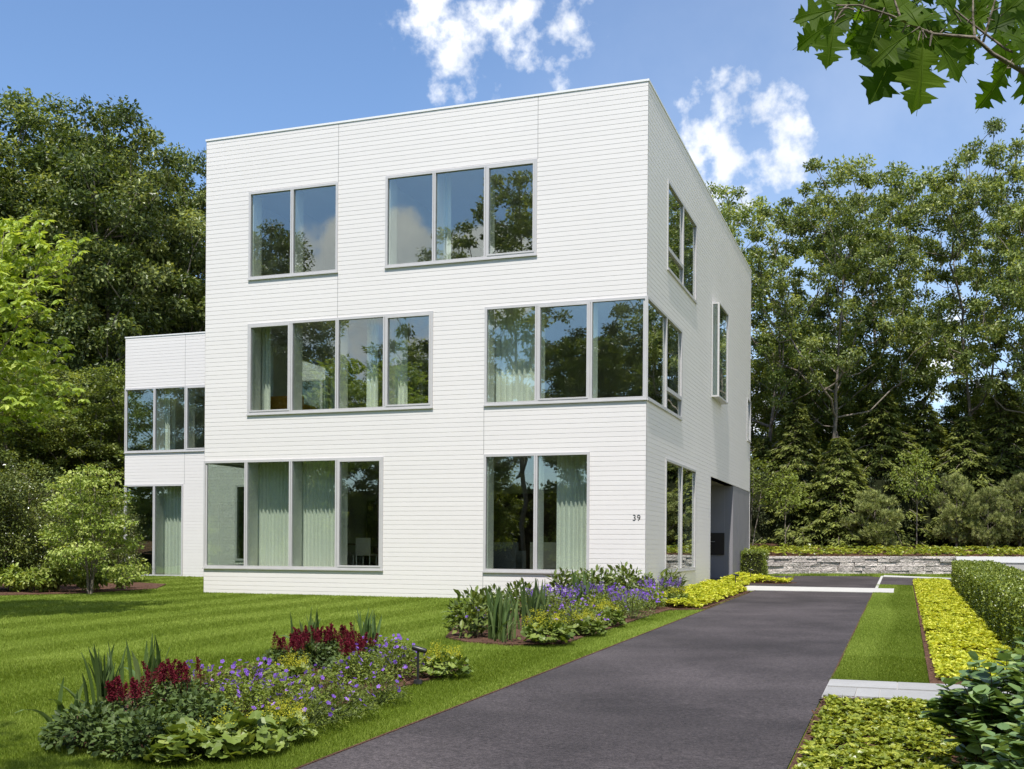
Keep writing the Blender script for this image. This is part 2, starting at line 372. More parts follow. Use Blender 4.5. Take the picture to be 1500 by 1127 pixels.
skc = N(nt, 'ShaderNodeMix', {0: 1., 7: (.74, .83, .93, 1)}, data_type='RGBA', blend_type='MULTIPLY'); nt.links.new(sky.outputs[0], skc.inputs[6])
bg = N(nt, 'ShaderNodeBackground', {0: skc.outputs[2], 1: .15})
tcw = N(nt, 'ShaderNodeTexCoord'); dr = tcw.outputs['Generated']
mask = None
def cloud_blob(d, r0, r1, w):
    """a patch of sky (centre direction, full and zero radius in degrees) where clouds gather"""
    global mask
    dt = N(nt, 'ShaderNodeVectorMath', {0: dr, 1: tuple(unit(d))}, operation='DOT_PRODUCT')
    mr = N(nt, 'ShaderNodeMapRange', {0: dt.outputs['Value'], 1: math.cos(rad(r1)), 2: math.cos(rad(r0)), 3: 0., 4: w}, interpolation_type='SMOOTHSTEP')
    mask = mr.outputs[0] if mask is None else N(nt, 'ShaderNodeMath', {0: mask, 1: mr.outputs[0]}, operation='MAXIMUM').outputs[0]
for u, v, r0, r1, w in ((668, 40, 1.0, 3.9, 1), (690, -50, 1.5, 5.5, 1), (800, 60, .8, 3.6, 1), (632, 40, .2, 2.2, .8), (655, 140, .15, 1.3, .95), (725, 130, .1, 1.1, .6),
                        (1045, 160, .7, 2.5, 1.0), (1092, 212, 1.9, 4.1, 1.25), (1070, 262, 1.0, 3.4, 1.0), (1370, 570, 1, 3.5, 1.0), (1150, 560, 2, 6, .9), (1420, 470, .5, 3, .55), (1240, 400, 1, 4, .6)):
    cloud_blob(ray(u, v), r0, r1, w)
for d, r0, r1, w in (((-12.4, -25, 7.1), 1.6, 3.7, 2.4), ((-9.4, -25, 6.7), 1.1, 3.3, 2.3), ((-14.5, -25, 6.6), 1, 3.6, 1.3), ((-7.2, -25, 7.8), .4, 2.4, 1.0), ((-12, -25, 3.6), 2, 7, 1.2), ((-3, -25, 9), 2, 7, .9), ((1, .25, .5), 14, 44, 1.7), ((1, -.5, .35), 8, 30, 1.5), ((.8, .7, .9), 10, 30, 1.3)):  # last three: unseen cloud banks added to light the shaded side wall
    cloud_blob(d, r0, r1, w)
n1 = N(nt, 'ShaderNodeTexNoise', {'Vector': dr, 'Scale': 30., 'Detail': 12., 'Roughness': .56, 'Distortion': 0.})
n2 = N(nt, 'ShaderNodeTexNoise', {'Vector': dr, 'Scale': 7., 'Detail': 5., 'Roughness': .6})
def mth(op, a, b): return N(nt, 'ShaderNodeMath', {0: a, 1: b}, operation=op).outputs[0]
den = mth('ADD', mth('MULTIPLY', mask, 1.12), mth('MULTIPLY', mth('SUBTRACT', n1.outputs[0], .5), 4.6))
den = N(nt, 'ShaderNodeMapRange', {0: den, 1: .55, 2: 1.75, 3: 0., 4: .97}, interpolation_type='SMOOTHSTEP').outputs[0]
den = mth('MULTIPLY', den, N(nt, 'ShaderNodeMapRange', {0: mask, 1: .02, 2: .3}).outputs[0])
ccol = ramp(nt, n2.outputs[0], [(.35, (.62, .66, .73)), (.6, (1, 1, 1))])
vd = N(nt, 'ShaderNodeVectorMath', {0: dr, 1: tuple(unit(ray(1500, 560)))}, operation='DOT_PRODUCT')
veil = N(nt, 'ShaderNodeMapRange', {0: vd.outputs['Value'], 1: math.cos(rad(34)), 2: math.cos(rad(4)), 3: 0., 4: .15}, interpolation_type='SMOOTHSTEP')
den = mth('MAXIMUM', den, veil.outputs[0])      # thin high haze low on the right
bc = N(nt, 'ShaderNodeBackground', {0: ccol, 1: 1.0})
mxw = N(nt, 'ShaderNodeMixShader', {0: den, 1: bg.outputs[0], 2: bc.outputs[0]}); nt.links.new(mxw.outputs[0], wo.inputs[0])
sc.view_settings.view_transform = 'Standard'; sc.view_settings.look = 'None'; sc.view_settings.exposure = .5; sc.view_settings.gamma = 1
sc.render.engine = 'CYCLES'; sc.cycles.filter_width = 1.5; sc.cycles.use_denoising = True; sc.cycles.denoiser = 'OPENIMAGEDENOISE'; sc.cycles.denoising_prefilter = 'ACCURATE'; sc.cycles.denoising_quality = 'HIGH'; sc.cycles.use_adaptive_sampling = False
sc.cycles.max_bounces = 10; sc.cycles.transparent_max_bounces = 24; sc.cycles.diffuse_bounces = 4; sc.cycles.glossy_bounces = 4
sc.cycles.sample_clamp_indirect = 4; sc.cycles.caustics_reflective = False; sc.cycles.caustics_refractive = False

# ------------------------------------------------------------------ the house
W, DEP, ROOF, Z0 = -11.95, 18.45, 12.39, .25
WX, WY, WR = -21.62, 8.85, 9.32
fF = Frame((0, 0, 0), (1, 0, 0), (0, -1, 0)); fR = Frame((0, 0, 0), (0, 1, 0), (1, 0, 0))
fW = Frame((W, 0, 0), (0, 1, 0), (-1, 0, 0)); fB = Frame((0, DEP, 0), (1, 0, 0), (0, 1, 0))
gF = Frame((0, WY, 0), (1, 0, 0), (0, -1, 0)); gW = Frame((WX, 0, 0), (0, 1, 0), (-1, 0, 0)); gB = Frame((0, 18, 0), (1, 0, 0), (0, 1, 0))
PITCH, GAP, REC = .1135, .015, .0045
def rects(u0, u1, z0, z1, holes):
    zs = sorted({z0, z1} | {min(max(z, z0), z1) for h in holes for z in h[2:]}); out = []
    for a, b in zip(zs, zs[1:]):
        cut = sorted((h[0], h[1]) for h in holes if h[2] < (a + b) / 2 < h[3]); u = u0
        for c, d in cut:
            if c > u: out.append((u, min(c, u1), a, b))
            u = max(u, d)
        if u < u1: out.append((u, u1, a, b))
    return [r for r in out if r[1] - r[0] > 1e-6 and r[3] - r[2] > 1e-6]
def clad(fr, u0, u1, z0, z1, holes, joints=(), top=None):
    """horizontal boards with open shadow gaps: each board a real strip standing proud of the wall behind"""
    mb = MB(); q = lambda *c: mb.quad(*[fr.p(A(p, float)) for p in c])
    top = z1 if top is None else top
    for (a, b, c, d) in rects(u0, u1, z0, z1, holes): q((a, -REC, c), (b, -REC, c), (b, -REC, d), (a, -REC, d))
    z = top
    rs = np.random.default_rng(int(abs(u0 * 31 + z1 * 7)) + 3)
    while z > z0:
        hi, lo = z, max(z0, z - PITCH + GAP); tone = rs.uniform(.25, 1.)
        for (a, b, c, d) in rects(u0, u1, lo, hi, list(holes) + [(j[0] - .008, j[0] + .008, j[1], j[2]) for j in joints]):
            mb.quad(*[fr.p(A(p, float)) for p in ((a, 0, c), (b, 0, c), (b, 0, d), (a, 0, d))], tone=tone)
            q((a, -REC, c), (b, -REC, c), (b, 0, c), (a, 0, c)); q((a, 0, d), (b, 0, d), (b, -REC, d), (a, -REC, d))
            q((a, -REC, c), (a, 0, c), (a, 0, d), (a, -REC, d)); q((b, 0, c), (b, -REC, c), (b, -REC, d), (b, 0, d))
        z -= PITCH
    return mb
TH = .30
def inner(fr, u0, u1, z0, z1, holes, mb):
    for (a, b, c, d) in rects(u0, u1, z0, z1, holes): mb.quad(*[fr.p(A(p, float)) for p in ((a, -TH, c), (b, -TH, c), (b, -TH, d), (a, -TH, d))])
    for (a, b, c, d) in holes:
        for z in (c, d): mb.quad(*[fr.p(A(p, float)) for p in ((a, -REC, z), (b, -REC, z), (b, -TH, z), (a, -TH, z))])
        for u in (a, b):
            if u0 + .05 < u < u1 - .05: mb.quad(*[fr.p(A(p, float)) for p in ((u, -REC, c), (u, -REC, d), (u, -TH, d), (u, -TH, c))])
B1, T1, B2, T2, B3, T3 = 1.06, 3.89, 5.08, 7.45, 8.62, 10.9
hF = [(W, -6.68, B1, T1), (-3.99, -1.34, B1, T1), (-10.63, -5.35, B2, T2), (-3.99, 0, B2, T2), (-10.62, -8.0, B3, T3), (-6.665, -2.68, B3, T3)]
BAY = (9.18, 11.08, 6.34, 9.25)
hR = [(0, 4.24, B2, T2), (2.25, 6.33, B3, T3 - .06), (2.23, 6.45, B1, T1), (9.15, DEP, Z0 - .2, 3.88), (BAY[0] + .08, BAY[1] - .08, BAY[2] + .08, BAY[3] - .08), (17.46, DEP, 5.8, 7.4)]
hW = [(0, 3.1, B1, T1), (1.5, 2.9, B2, T2), (3.7, 6.6, B2, T2)]
jF = [(-8.0, T3, ROOF), (-8.0, T2, B3), (-2.67, T3, ROOF), (-4.0, T1, B2), (-4.0, Z0, B1)]
house = empty('white_house', (0, 0, 0), label='white three-storey modern house clad in horizontal boards with aluminium windows', cat='house')
clad(fF, W, 0, Z0, ROOF, hF, jF).obj('facade', M['board'], house)
M['joint_shade'] = surf('grey_joint_shade', (.36, .35, .34), .8, .1)  # grey strips stand in for the shade of the open board joints
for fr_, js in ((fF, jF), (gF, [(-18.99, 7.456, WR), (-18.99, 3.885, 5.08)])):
    for u_, a_, b_ in js: MB().fbox(fr_, u_ - .0075, u_ + .0075, -.006, -.0015, a_ + .003, b_ - .003).obj('joint_shade_strip', M['joint_shade'], house)
clad(fR, 0, DEP, Z0, ROOF, hR).obj('side_wall', M['board'], house)
clad(fW, 0, DEP, Z0, ROOF, hW).obj('side_wall', M['board'], house)
clad(fB, W, 0, Z0, ROOF, []).obj('rear_wall', M['board'], house)
mb = MB()
for fr, a, b, h in ((fF, W, 0, hF), (fR, 0, DEP, hR), (fW, 0, DEP, hW)): inner(fr, a + (TH if a == W else TH), b - TH, Z0, ROOF - .3, h, mb)
mb.obj('inner_walls', M['plaster'], house)
# roof, coping, floors and ceilings, room partitions
mb = MB(); mb.box(W + .05, -.05, .05, DEP - .05, ROOF - .2, ROOF - .1); mb.obj('roof', M['roof'], house)
mb = MB(); e = .018
for x0, x1, y0, y1 in ((W - e, e, -e, .16), (W - e, e, DEP - .16, DEP + e), (W - e, W + .16, .16, DEP - .16), (-.16, e, .16, DEP - .16)): mb.box(x0, x1, y0, y1, ROOF + .001, ROOF + .05)
mb.obj('coping', M['trim'], house)
fl = MB(); ce = MB()
for zf, zc in ((.98, 4.05), (4.98, 7.75), (8.5, 11.3)):
    fl.box(W + TH + .01, -TH - .01, TH + .01, 9.0, zf - .1, zf)
    ce.box(W + TH + .01, -TH - .01, TH + .01, 9.0, zc, zc + .12)
fl.obj('floor', M['floor'], house); ce.obj('ceiling', M['ceil'], house)
mb = MB(); th = .12
mb.box(W + TH + .02, -TH - .02, 8.8, 8.92, .9, 11.3)                       # rear wall of the front rooms
for x, z0, z1, y0, y1 in ((-6.3, .98, 4.05, .5, 5.0), (-4.7, 4.98, 7.75, .45, 8.8), (-7.33, 8.5, 11.3, .45, 8.8), (-8.0, 4.98, 7.75, 5.2, 8.8), (-10.9, 8.5, 11.3, 3.0, 8.8)): mb.box(x - th / 2, x + th / 2, y0, y1, z0, z1)
mb.box(-3.55, -2.85, 4.6, 5.1, .98, 4.05)                                  # square column in the ground-floor room
mb.box(-10.9, -7.4, 4.4, 4.5, 8.5, 11.3)
mb.obj('partition', M['plaster'], house)
for q in ((-6.2, -4.3, 6.9, 7.0, .99, 3.3), (-2.4, -.4, 6.9, 7.0, .99, 3.3), (-11.5, -6.5, 8.6, 8.75, .99, 3.2)): MB().box(*q).obj('wall_panel', M['darkwood'], house)

def window(fr, u0, u1, z0, z1, mull=(), ops=(), hbars=(), fins=True, left_end=True, right_end=True, label=None, corner=0):
    """aluminium window: outer frame with its glass panes, drip sill and the deep white jambs behind the mullions"""
    fb = MB(); t, dp, db = .062, .022, -.09
    for a, b, c, d in ((u0, u1, z0, z0 + t), (u0, u1, z1 - t, z1)): fb.fbox(fr, a, b, db, dp, c, d)
    fb.fbox(fr, u0, u0 + (t if left_end else .045), db, dp, z0 + t, z1 - t); fb.fbox(fr, u1 - (t if right_end else .045), u1, db, dp, z0 + t, z1 - t)
    for m in mull:
        fb.fbox(fr, m - .046, m - .005, db, dp, z0 + t, z1 - t); fb.fbox(fr, m + .005, m + .046, db, dp, z0 + t, z1 - t); fb.fbox(fr, m - .005, m + .005, db, dp - .02, z0 + t, z1 - t)
    edges = [u0 + (t if left_end else .045) - .046] + list(mull) + [u1 - (t if right_end else .045) + .046]
    glass = []
    for i, (a, b) in enumerate(zip(edges, edges[1:])):
        a += .046; b -= .046; lo, hi = z0 + t, z1 - t; subs = [(lo, hi)]
        for k, zb in hbars:
            if k == i: fb.fbox(fr, a, b, db, dp, zb - .05, zb + .05); subs = [(lo, zb - .05), (zb + .05, hi)]
        for lo, hi in subs:
            s_ = .04 if i in ops else .012
            if i in ops:
                for q in ((a, b, lo, lo + s_), (a, b, hi - s_, hi), (a, a + s_, lo + s_, hi - s_), (b - s_, b, lo + s_, hi - s_)): fb.fbox(fr, q[0], q[1], -.06, dp + .010, q[2], q[3])
            glass.append((a + s_ - .008, b - s_ + .008, lo + s_ - .008, hi - s_ + .008))
    w = fb.obj('window', M['alu'], house, **({'label': label} if label else {}))
    for a, b, c, d in glass: MB().fbox(fr, a, b, -.034, -.026, c, d).obj('pane', M['glass'], w)
    MB().fbox(fr, u0 - .01, u1 + .01, -.05, .045, z0 - .03, z0 - .002).obj('sill', M['alu'], w)
    if fins:
        for m in ([] if not left_end else [u0 + .03]) + list(mull): MB().fbox(fr, m - .05, m + .05, -.48, db - .003, z0 + .01, z1 - .01).obj('jamb', M['plaster'], w)
    return w
window(fF, W, -6.68, B1, T1, (-10.655, -9.32, -7.98), ops=(3,), left_end=False)
window(fF, -3.99, -1.34, B1, T1, (-2.667,))
window(fF, -10.63, -5.35, B2, T2, (-9.333, -8.0, -6.66), ops=(0, 3))
window(fF, -3.99, 0, B2, T2, (-2.66, -1.343), ops=(1,), right_end=False)
window(fF, -10.62, -8.0, B3, T3, (-9.33,))
window(fF, -6.665, -2.68, B3, T3, (-5.345, -3.984), ops=(2,))
window(fR, .001, 4.24, B2, T2, (2.213,), hbars=((1, 5.63),), left_end=False, fins=False)
window(fR, 2.25, 6.33, B3, T3 - .06, (4.33,), hbars=((0, 9.15),), fins=False)
window(fR, 2.23, 6.45, B1, T1, (4.37,), fins=False)
window(fR, 17.46, DEP, 5.8, 7.4, (), fins=False)
window(fW, .001, 3.1, B1, T1, (), left_end=False, fins=False); window(fW, 1.5, 2.9, B2, T2, (), fins=False); window(fW, 3.7, 6.6, B2, T2, (), fins=False)
# projecting bay on the drive side
bx0, bx1, by0, by1, bz0, bz1 = -.02, .23, *BAY
mb = MB(); t = .05
mb.box(bx0, bx1, by0, by1, bz0, bz0 + t); mb.box(bx0, bx1, by0, by1, bz1 - t, bz1)
for y0, y1 in ((by0, by0 + t), (by1 - t, by1)): mb.box(bx1 - .055, bx1, y0, y1, bz0 + t, bz1 - t); mb.box(bx0, bx0 + .05, y0, y1, bz0 + t, bz1 - t)
bay = mb.obj('bay_window', M['alu'], house, label='narrow glass bay window projecting from the drive side')
for q in ((bx1 - .04, bx1 - .032, by0 + t, by1 - t), (bx0 + .05, bx1 - .055, by0 + .03, by0 + .038), (bx0 + .05, bx1 - .055, by1 - .038, by1 - .03)): MB().box(q[0], q[1], q[2], q[3], bz0 + t, bz1 - t).obj('pane', M['glass'], bay)
mb = MB(); mb.box(-1.6, -.5, by0 - 1.2, by0 - 1.1, 5.2, 11); mb.box(-1.6, -.5, by1 + .6, by1 + .7, 5.2, 11); mb.box(-1.7, -1.6, by0 - 1.1, by1 + .6, 5.2, 11); mb.obj('inner_walls', M['plaster'], house)
# open entry under the upper floors
mb = MB(); ey0, ey1, ez = 9.15, 14.02, 3.88
mb.quad((-4.2, ey1, Z0), (-.302, ey1, Z0), (-.302, ey1, ez), (-4.2, ey1, ez)); mb.quad((-4.2, ey0, Z0), (-4.2, ey1, Z0), (-4.2, ey1, ez), (-4.2, ey0, ez))
mb.quad((-.31, ey0, Z0), (-4.2, ey0, Z0), (-4.2, ey0, ez), (-.31, ey0, ez))
mb.obj('entry_wall', M['grey'], house, label='grey panelled wall of the open entry beside the drive')
MB().box(-4.2, -.012, ey0, ey1, ez, ez + .05).obj('soffit', M['grey'], house)
MB().box(-.31, -.0005, ey0 - .02, ey0 - .001, Z0, ez).obj('entry_jamb', M['trim'], house)
mb = MB()
for y0, y1 in ((ey1, 15.42), (15.435, 16.9), (16.915, DEP)): mb.box(-.3, -.012, y0, y1, Z0, ez - .012)
mb.obj('grey_panel', M['grey'], house)
MB().box(-4.2, -.05, ey0, ey1, .3, .5).obj('entry_floor', M['conc'], house)
dk = MB().box(-.79, -.30, ey1 - .05, ey1 - .002, 1.45, 2.22).obj('wall_box', M['bronze'], house, label='dark bronze panel set in the grey entry wall')
mb = MB(); mb.box(-.79, -.62, ey1 - .10, ey1 - .085, 1.90, 1.925); mb.box(-.77, -.75, ey1 - .085, ey1 - .05, 1.90, 1.925); mb.box(-.66, -.64, ey1 - .085, ey1 - .05, 1.90, 1.925); mb.obj('handle', M['steel'], dk)
dr_ = MB().box(-4.16, -4.14, 10.2, 11.5, .5, 3.0).obj('door', M['darkwood'], house); MB().box(-4.13, -4.09, 11.25, 11.28, 1.0, 2.0).obj('handle', M['steel'], dr_)
# lower side wing
hG = [(WX, -20.31 + 1.27, .52, 3.885), (WX, W, 5.08, 7.456), (-16.83, -15.6, 1.12, 3.83)]
clad(gF, WX, W, Z0, WR, hG, [(-18.99, 7.456, WR), (-18.99, 3.885, 5.08)], top=ROOF - PITCH * 27).obj('wing_facade', M['board'], house)
hGW = [(WY, WY + 2.6, .52, 3.885), (WY, WY + 2.6, 5.08, 7.456)]
clad(gW, WY, 18, Z0, WR, hGW, top=ROOF - PITCH * 27).obj('wing_side_wall', M['board'], house); clad(gB, WX, W, Z0, WR, []).obj('wing_rear_wall', M['board'], house)
mb = MB(); inner(gF, WX + TH, W - .01, Z0, WR - .2, hG, mb); inner(gW, WY + TH, 18 - TH, Z0, WR - .2, hGW, mb); mb.obj('inner_walls', M['plaster'], house)
mb = MB(); mb.box(WX + .05, W - .02, WY + .05, 17.95, WR - .2, WR - .1); mb.obj('roof', M['roof'], house)
mb = MB(); mb.box(WX - e, W - .001, WY - e, WY + .14, WR + .001, WR + .045); mb.box(WX - e, WX + .14, WY + .14, 18, WR + .001, WR + .045); mb.obj('coping', M['trim'], house)
fl = MB(); ce = MB()
for zf, zc in ((.5, 4.0), (4.95, 7.7)): fl.box(WX + TH + .01, W - .02, WY + TH + .01, 14, zf - .08, zf); ce.box(WX + TH + .01, W - .02, WY + TH + .01, 14, zc, zc + .1)
fl.obj('floor', M['floor'], house); ce.obj('ceiling', M['ceil'], house)
mb = MB(); mb.box(WX + TH, W - .02, 13.9, 14, .5, 7.7); mb.box(-17.4, -17.28, WY + .35, 13.9, .5, 4.0); mb.box(-18.0, -17.88, WY + .35, 13.9, 4.95, 7.7); mb.obj('partition', M['plaster'], house)
window(gF, WX, -19.04, .52, 3.885, (-20.30,), left_end=False); window(gF, WX, W - .005, 5.08, 7.456, (-20.306, -18.952, -17.6, -16.2, -14.8, -13.4), ops=(2,), left_end=False)
window(gW, WY + .001, WY + 2.6, .52, 3.885, (), left_end=False, fins=False); window(gW, WY + .001, WY + 2.6, 5.08, 7.456, (), left_end=False, fins=False)
mb = MB()
for q in ((-16.83, -15.6, 1.12, 1.2), (-16.83, -15.6, 3.75, 3.83), (-16.83, -16.75, 1.2, 3.75), (-15.68, -15.6, 1.2, 3.75)): mb.fbox(gF, q[0], q[1], -.08, .03, q[2], q[3])
gd = mb.obj('door', M['alu'], house, label='narrow glass door of the side wing'); MB().fbox(gF, -16.75, -15.68, -.04, -.03, 1.2, 3.75).obj('pane', M['glass'], gd); MB().fbox(gF, -16.66, -16.63, -.03, .03, 1.9, 2.03).obj('handle', M['black'], gd)
# street number by the corner
fc = bpy.data.curves.new('house_number', 'FONT'); fc.body = '39'; fc.size = .2; fc.extrude = .003; fc.offset = -.003; fc.align_x = 'CENTER'; fc.space_character = 1.05
fo = bpy.data.objects.new('tmp', fc); COL.objects.link(fo); bpy.context.view_layer.update()
nm = bpy.data.meshes.new_from_object(fo.evaluated_get(bpy.context.evaluated_depsgraph_get())); bpy.data.objects.remove(fo)
nm.materials.clear(); nm.materials.append(M['black'])
no = link('house_number', nm, house, (-.215, -.006, 2.278), label='black numerals 39 on the white boards'); no.rotation_euler = (rad(90), 0, 0)

# ------------------------------------------------------------------ curtains and furniture seen through the glass
def curtain(fr, u0, u1, d, z0, z1, label, fold=.11, amp=.04, gather=0.):
    n = max(12, int((u1 - u0) / fold * 8)); u = np.linspace(u0, u1, n); rr = np.random.default_rng(int(abs(u0 * 100)))
    ph = np.cumsum(rr.uniform(.6, 1.4, n)) * 2 * math.pi / 8
    off = amp * np.sin(ph) + .25 * amp * np.sin(2.3 * ph); mb = MB(); k = 6; zz = np.linspace(z0, z1, k); gr = []
    for thick in (0, -.008):
        V = np.stack([np.stack([u + gather * (u - u0 if False else (u - u1)) * -(1 - (z - z0) / (z1 - z0)) * .5, d + thick + off * (.75 + .25 * (z1 - z) / (z1 - z0)), 0 * u + z], 1) for z in zz]); gr.append(V)
    for V in gr:
        i = (np.arange(k - 1)[:, None] * n + np.arange(n - 1)[None]).reshape(-1)
        mb.add(fr.p(V.reshape(-1, 3)), np.stack([i, i + 1, i + n + 1, i + n], 1))
    a, b = gr
    for j in (0, -1):
        mb.add(fr.p(np.concatenate([a[j], b[j]])), [(q, q + 1, n + q + 1, n + q) for q in range(n - 1)]); mb.add(fr.p(np.concatenate([a[:, j], b[:, j]])), [(q, q + 1, k + q + 1, k + q) for q in range(k - 1)])
    mb.obj('curtain', M['curtain'], None, True, label=label, cat='curtain', group='curtains behind the house windows')
curtain(fF, -10.85, -9.62, -.62, .985, 3.98, 'pleated cream curtain in the second pane of the ground-floor window nearest the lawn')
curtain(fF, -9.42, -8.3, -.62, .985, 3.98, 'pleated cream curtain in the third pane of the ground-floor window nearest the lawn')
curtain(fF, -2.3, -1.5, -.55, .985, 3.98, 'pleated cream curtain in the ground-floor window left of the house number')
curtain(fF, -10.75, -10.38, -.7, 4.985, 7.6, 'thin pale curtain at the left end of the middle-floor four-pane window')
curtain(fF, -7.5, -7.2, -.7, 4.985, 7.6, 'narrow pale curtain in the third pane of the middle-floor four-pane window')
curtain(fF, -6.85, -6.4, -.75, 4.985, 7.6, 'tied-back pale curtain in the last pane of the middle-floor four-pane window', gather=.5)
curtain(fF, -4.4, -2.95, -.7, 4.985, 7.6, 'full sheer curtain in the left pane of the middle-floor corner window', fold=.14)
curtain(gF, -20.45, -19.5, -.6, .51, 3.9, 'gathered white curtain in the tall ground-floor window of the side wing', fold=.14, amp=.05)
curtain(gF, -20.4, -20.1, -.6, 4.96, 7.6, 'narrow pale curtain in the upper window of the side wing')
curtain(fF, -5.5, -5.2, -.7, 8.51, 11.2, 'narrow pale curtain in the middle pane of the top-floor three-pane window')
curtain(fF, -6.85, -6.7, -.7, 8.51, 11.2, 'sliver of pale curtain in the left pane of the top-floor three-pane window')
def seat_thing(name, x0, x1, y0, y1, z, m, label, cat, cush=2):
    o = empty(name, ((x0 + x1) / 2, (y0 + y1) / 2, z), label=label, cat=cat); w, dd = (x1 - x0) / 2, (y1 - y0) / 2
    MB().box(-w, w, -dd, dd, .1, .3).obj('base', m, o)
    MB().box(-w, w, -dd, -dd + .2, .302, .8).obj('backrest', m, o)
    for sx in (-1, 1): MB().box(sx * w - (.16 if sx > 0 else 0), sx * w + (.16 if sx < 0 else 0), -dd + .202, dd, .302, .58).obj('armrest', m, o)
    ww = (2 * w - .34) / cush
    for i in range(cush): MB().box(-w + .17 + i * ww, -w + .17 + (i + 1) * ww - .02, -dd + .21, dd + .01, .302, .44).obj('cushion', m, o)
    return o
seat_thing('sofa', -3.3, -1.3, 1.5, 2.4, .98, M['sofa'], 'beige sofa with its back to the ground-floor window left of the number', 'sofa', 3)
seat_thing('armchair', -4.6, -3.75, 1.7, 2.5, .98, M['cushion'], 'grey armchair beside the beige sofa behind the ground-floor window', 'armchair', 1)
seat_thing('armchair', -11.0, -10.0, 1.6, 2.5, 4.98, M['amber'], 'amber armchair inside the left pane of the middle-floor window', 'armchair', 1)
dt = empty('dining_table', (-8.3, 2.9, .98), label='long dark dining table behind the rightmost pane of the ground-floor window', cat='table')
MB().box(-1.3, 1.3, -.5, .5, .7, .75).obj('table_top', M['darkwood'], dt)
for a in (-1.15, 1.15):
    for b in (-.4, .4): MB().box(a - .04, a + .04, b - .04, b + .04, 0, .7).obj('leg', M['darkwood'], dt)
for i, lx in enumerate((-8.9, -8.2, -7.5)):
    c_ = empty('dining_chair', (lx, 2.1, .98), label=('dining chair nearest the curtain', 'middle dining chair along the near table side', 'dining chair at the window end of the table')[i], cat='chair', group='chairs at the dining table')
    MB().box(-.22, .22, -.22, .22, .42, .46).obj('seat', M['sofa'], c_); MB().box(-.22, .22, -.22, -.18, .462, .9).obj('backrest', M['sofa'], c_)
    for a in (-.2, .2):
        for b in (-.2, .2): MB().tube([(a, b, 0), (a, b, .42)], .015).obj('leg', M['steel'], c_)
lp = empty('pendant_lamp', (-8.2, 2.9, 4.04), label='slim unlit brass pendant lamp over the dining table', cat='lamp')
MB().tube([(0, 0, 0), (0, 0, -.9)], .008).obj('cord', M['black'], lp); MB().tube([(0, 0, -.9), (0, 0, -.95), (0, 0, -1.2), (0, 0, -1.22)], [.02, .07, .15, .14], 16).obj('lamp_shade', M['bronze'], lp)

# ------------------------------------------------------------------ ground, drive and paving
def sheet(name, pts, h, mat, kind='structure', label=None, cat=None, thick=.06):
    """flat paved or planted area following the slope, with a real edge"""
    P = A([(x, y, 0) for x, y in pts], float); P[:, 2] = gz(P[:, 0], P[:, 1]) + h; n = len(P)
    mb = MB(); mb.poly(P); Q = P - UP * thick
    for i in range(n): j = (i + 1) % n; mb.quad(P[i], Q[i], Q[j], P[j])
    return mb.obj(name, mat, kind=kind, label=label, cat=cat)
def grid_sheet(name, x0, x1, y0, y1, step, zf, mat, **k):
    xs = np.arange(x0, x1 + step * .5, step); ys = np.arange(y0, y1 + step * .5, step); X, Y = np.meshgrid(xs, ys)
    V = np.stack([X, Y, zf(X, Y)], -1).reshape(-1, 3); n = len(xs)
    i = (np.arange(len(ys) - 1)[:, None] * n + np.arange(n - 1)[None]).reshape(-1)
    return MB().add(V, np.stack([i, i + 1, i + n + 1, i + n], 1)).obj(name, mat, smooth=True, **k)
def wline(x): return 18.1 + .39 * (x - .2)
def hterr(x, y): return 1.33 + .085 * np.clip(y - wline(x), 0, 14) + .03 * np.clip(y - wline(x) - 14, 0, 60)
grid_sheet('lawn', -160, 170, -150, 180, 6, lambda x, y: gz(x, y) - .012 - .0 * x, M['soil'], kind='structure', label='mown lawn around the white house')
XL, XR = 1.74, 4.83
sheet('driveway', [(XL, -60), (XR, -60), (XR, 6.2), (XL, 6.2)], .002, M['asphalt'], label='dark asphalt driveway')
sheet('rear_drive', [(-1.5, 8.75), (4.84, 8.55), (4.84, 11.2), (4.84, 17.3), (4.4, 18.2), (-9, 14.2), (-9, 11.6), (-1.5, 11.6)], .002, M['asphalt'], label='asphalt turning court behind the house')
sheet('side_drive', [(4.92, 11.1), (5.86, 11.1), (6.6, 14), (13, 14.2), (13, 16.2), (7, 16.6), (4.92, 17.6)], .002, M['asphalt'], label='asphalt side drive leading right')
sheet('kerb_strip', [(4.84, 8.57), (4.92, 8.57), (4.92, 18.3), (4.84, 18.3)], .014, M['conc'])
sheet('kerb_strip', [(4.93, 17.7), (7.0, 16.65), (13, 16.3), (13, 16.9), (7.1, 17.4), (4.93, 19.2)], .012, M['conc'])
sheet('concrete_band', [(1.2, 6.22), (5.36, 6.22), (5.36, 8.5), (1.2, 8.7)], .014, M['conc'], label='pale concrete band across the drive')
sheet('kerb_edge', [(XL - .022, -30), (XL, -30), (XL, 6.2), (XL - .022, 6.2)], .008, M['mulch']); sheet('kerb_edge', [(XR, -12.6), (XR + .018, -12.6), (XR + .018, 6.2), (XR, 6.2)], .008, M['mulch'])
mb = MB(); rs = np.random.default_rng(4)
def slab(x0, x1, y0, y1):
    z = float(gz(0, (y0 + y1) / 2)); mb.box(x0 + .006, x1 - .006, y0 + .006, y1 - .006, z - .05, z + .03, rs.uniform(.1, .9))
for x0, x1, y0, y1 in ((XR + .01, 5.52, -13.27, -12.66), (5.52, 6.5, -13.27, -12.66), (6.5, 7.6, -13.27, -12.66), (XR + .01, 5.14, -13.95, -13.27), (5.14, 5.36, -13.95, -13.27), (5.36, 6.2, -13.95, -13.27), (6.2, 7.6, -13.95, -13.27)): slab(x0, x1, y0, y1)
